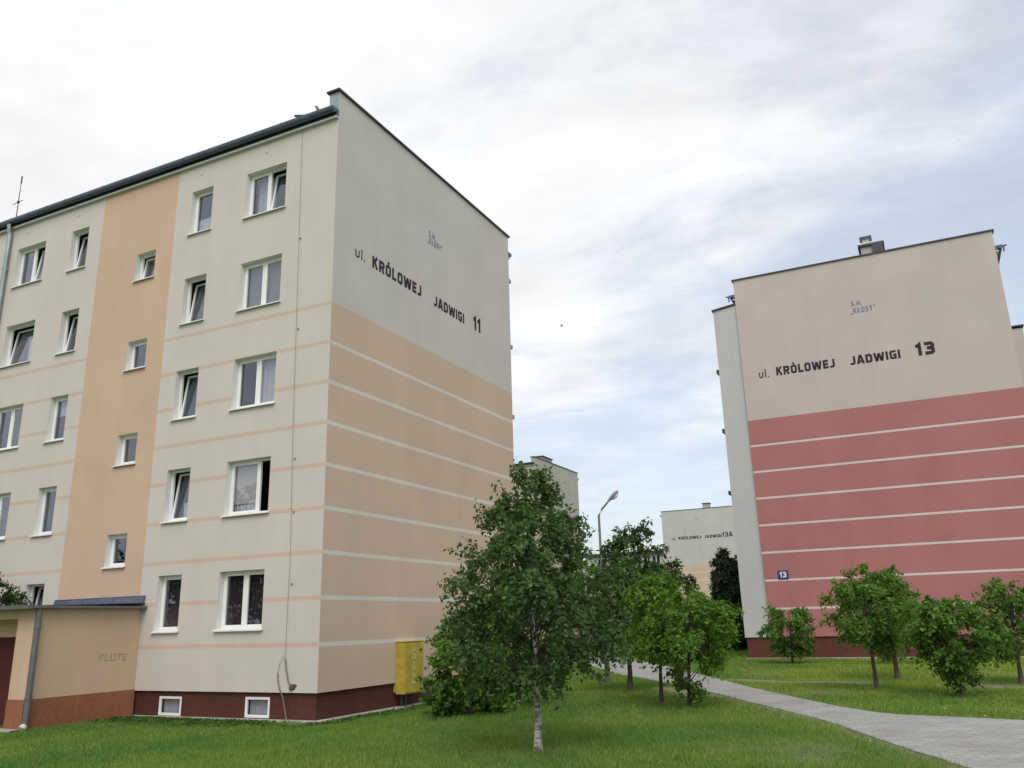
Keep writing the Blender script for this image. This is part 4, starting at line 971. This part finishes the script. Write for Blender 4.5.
mp = n.new('ShaderNodeMapping'); t.links.new(cmb.outputs[0], mp.inputs[0]); mp.inputs['Location'].default_value = (3.1, 1.7, 0); mp.inputs['Rotation'].default_value = (0, 0, R(20)); mp.inputs['Scale'].default_value = (.8, 1.25, 1)
def noise_(sc, det, ro, dist=0):
    q = n.new('ShaderNodeTexNoise'); q.inputs['Scale'].default_value = sc; q.inputs['Detail'].default_value = det; q.inputs['Roughness'].default_value = ro; q.inputs['Distortion'].default_value = dist
    t.links.new(mp.outputs[0], q.inputs['Vector']); return q.outputs['Fac']
big = noise_(.9, 7, .55, .3); fine_ = noise_(3.2, 8, .62, .2)
cov = math_('ADD', math_('MULTIPLY', big, .60), math_('MULTIPLY', fine_, .40))
# more cloud towards the south-west (where the sun stands) and overhead
lat = math_('ADD', math_('MULTIPLY', sep.outputs[0], -.225), math_('MULTIPLY', sep.outputs[1], -.11))
bias = math_('ADD', lat, math_('MULTIPLY', math_('SUBTRACT', sep.outputs[2], .30), .45))
cov = math_('ADD', cov, bias)
mr = n.new('ShaderNodeMapRange'); mr.interpolation_type = 'SMOOTHSTEP'; t.links.new(cov, mr.inputs[0]); mr.inputs[1].default_value = .37; mr.inputs[2].default_value = .62; mr.inputs[3].default_value = .48
shade = n.new('ShaderNodeMapRange'); t.links.new(noise_(1.7, 6, .6, .4), shade.inputs[0]); shade.inputs[1].default_value = .3; shade.inputs[2].default_value = .7; shade.inputs[3].default_value = .82; shade.inputs[4].default_value = 1.10
cc = n.new('ShaderNodeMix'); cc.data_type = 'RGBA'; cc.blend_type = 'MULTIPLY'; cc.inputs[0].default_value = 1; cc.inputs[6].default_value = (5.2, 5.28, 5.38, 1); t.links.new(shade.outputs[0], cc.inputs[7])
mx = n.new('ShaderNodeMix'); mx.data_type = 'RGBA'; t.links.new(mr.outputs[0], mx.inputs[0]); t.links.new(sky.outputs[0], mx.inputs[6]); t.links.new(cc.outputs[2], mx.inputs[7])
t.links.new(mx.outputs[2], bgn.inputs[0]); bgn.inputs[1].default_value = .15

sl = bpy.data.lights.new('sun', 'SUN'); sl.energy = 1.4; sl.angle = R(34); sl.color = (1, .95, .88)
so = bpy.data.objects.new('sun', sl); COL.objects.link(so)
sd_ = Vector((math.sin(SUN_AZ) * math.cos(SUN_EL), math.cos(SUN_AZ) * math.cos(SUN_EL), math.sin(SUN_EL)))
so.rotation_euler = (-sd_).to_track_quat('-Z', 'Y').to_euler(); so.location = (0, 0, 40)

# ================================================================== CAMERA
pitch, yaw, roll = R(16.00508444), R(-25.8821147), R(-1.52745676)
f_ = Vector((math.sin(yaw) * math.cos(pitch), math.cos(yaw) * math.cos(pitch), math.sin(pitch)))
r_ = Vector((math.cos(yaw), -math.sin(yaw), 0)); u_ = r_.cross(f_)
r2 = r_ * math.cos(roll) + u_ * math.sin(roll); u2 = u_ * math.cos(roll) - r_ * math.sin(roll)
from mathutils import Matrix
cam = bpy.data.cameras.new('camera'); co = bpy.data.objects.new('camera', cam); COL.objects.link(co)
mw = Matrix(((r2.x, u2.x, -f_.x, 12.7122264), (r2.y, u2.y, -f_.y, -15.79778026), (r2.z, u2.z, -f_.z, 1.40534615), (0, 0, 0, 1)))
co.matrix_world = mw
cam.sensor_width = 36; cam.sensor_fit = 'HORIZONTAL'; cam.lens = 36 * 831.69 / 1024
cam.clip_start = .1; cam.clip_end = 3000
scene.camera = co

scene.render.engine = 'CYCLES'
scene.cycles.max_bounces = 6; scene.cycles.transparent_max_bounces = 12; scene.cycles.use_denoising = True
vs = scene.view_settings; vs.view_transform = 'Standard'; vs.look = 'None'; vs.exposure = 0.36; vs.gamma = 1
try: vs.use_curve_mapping = False
except Exception: pass
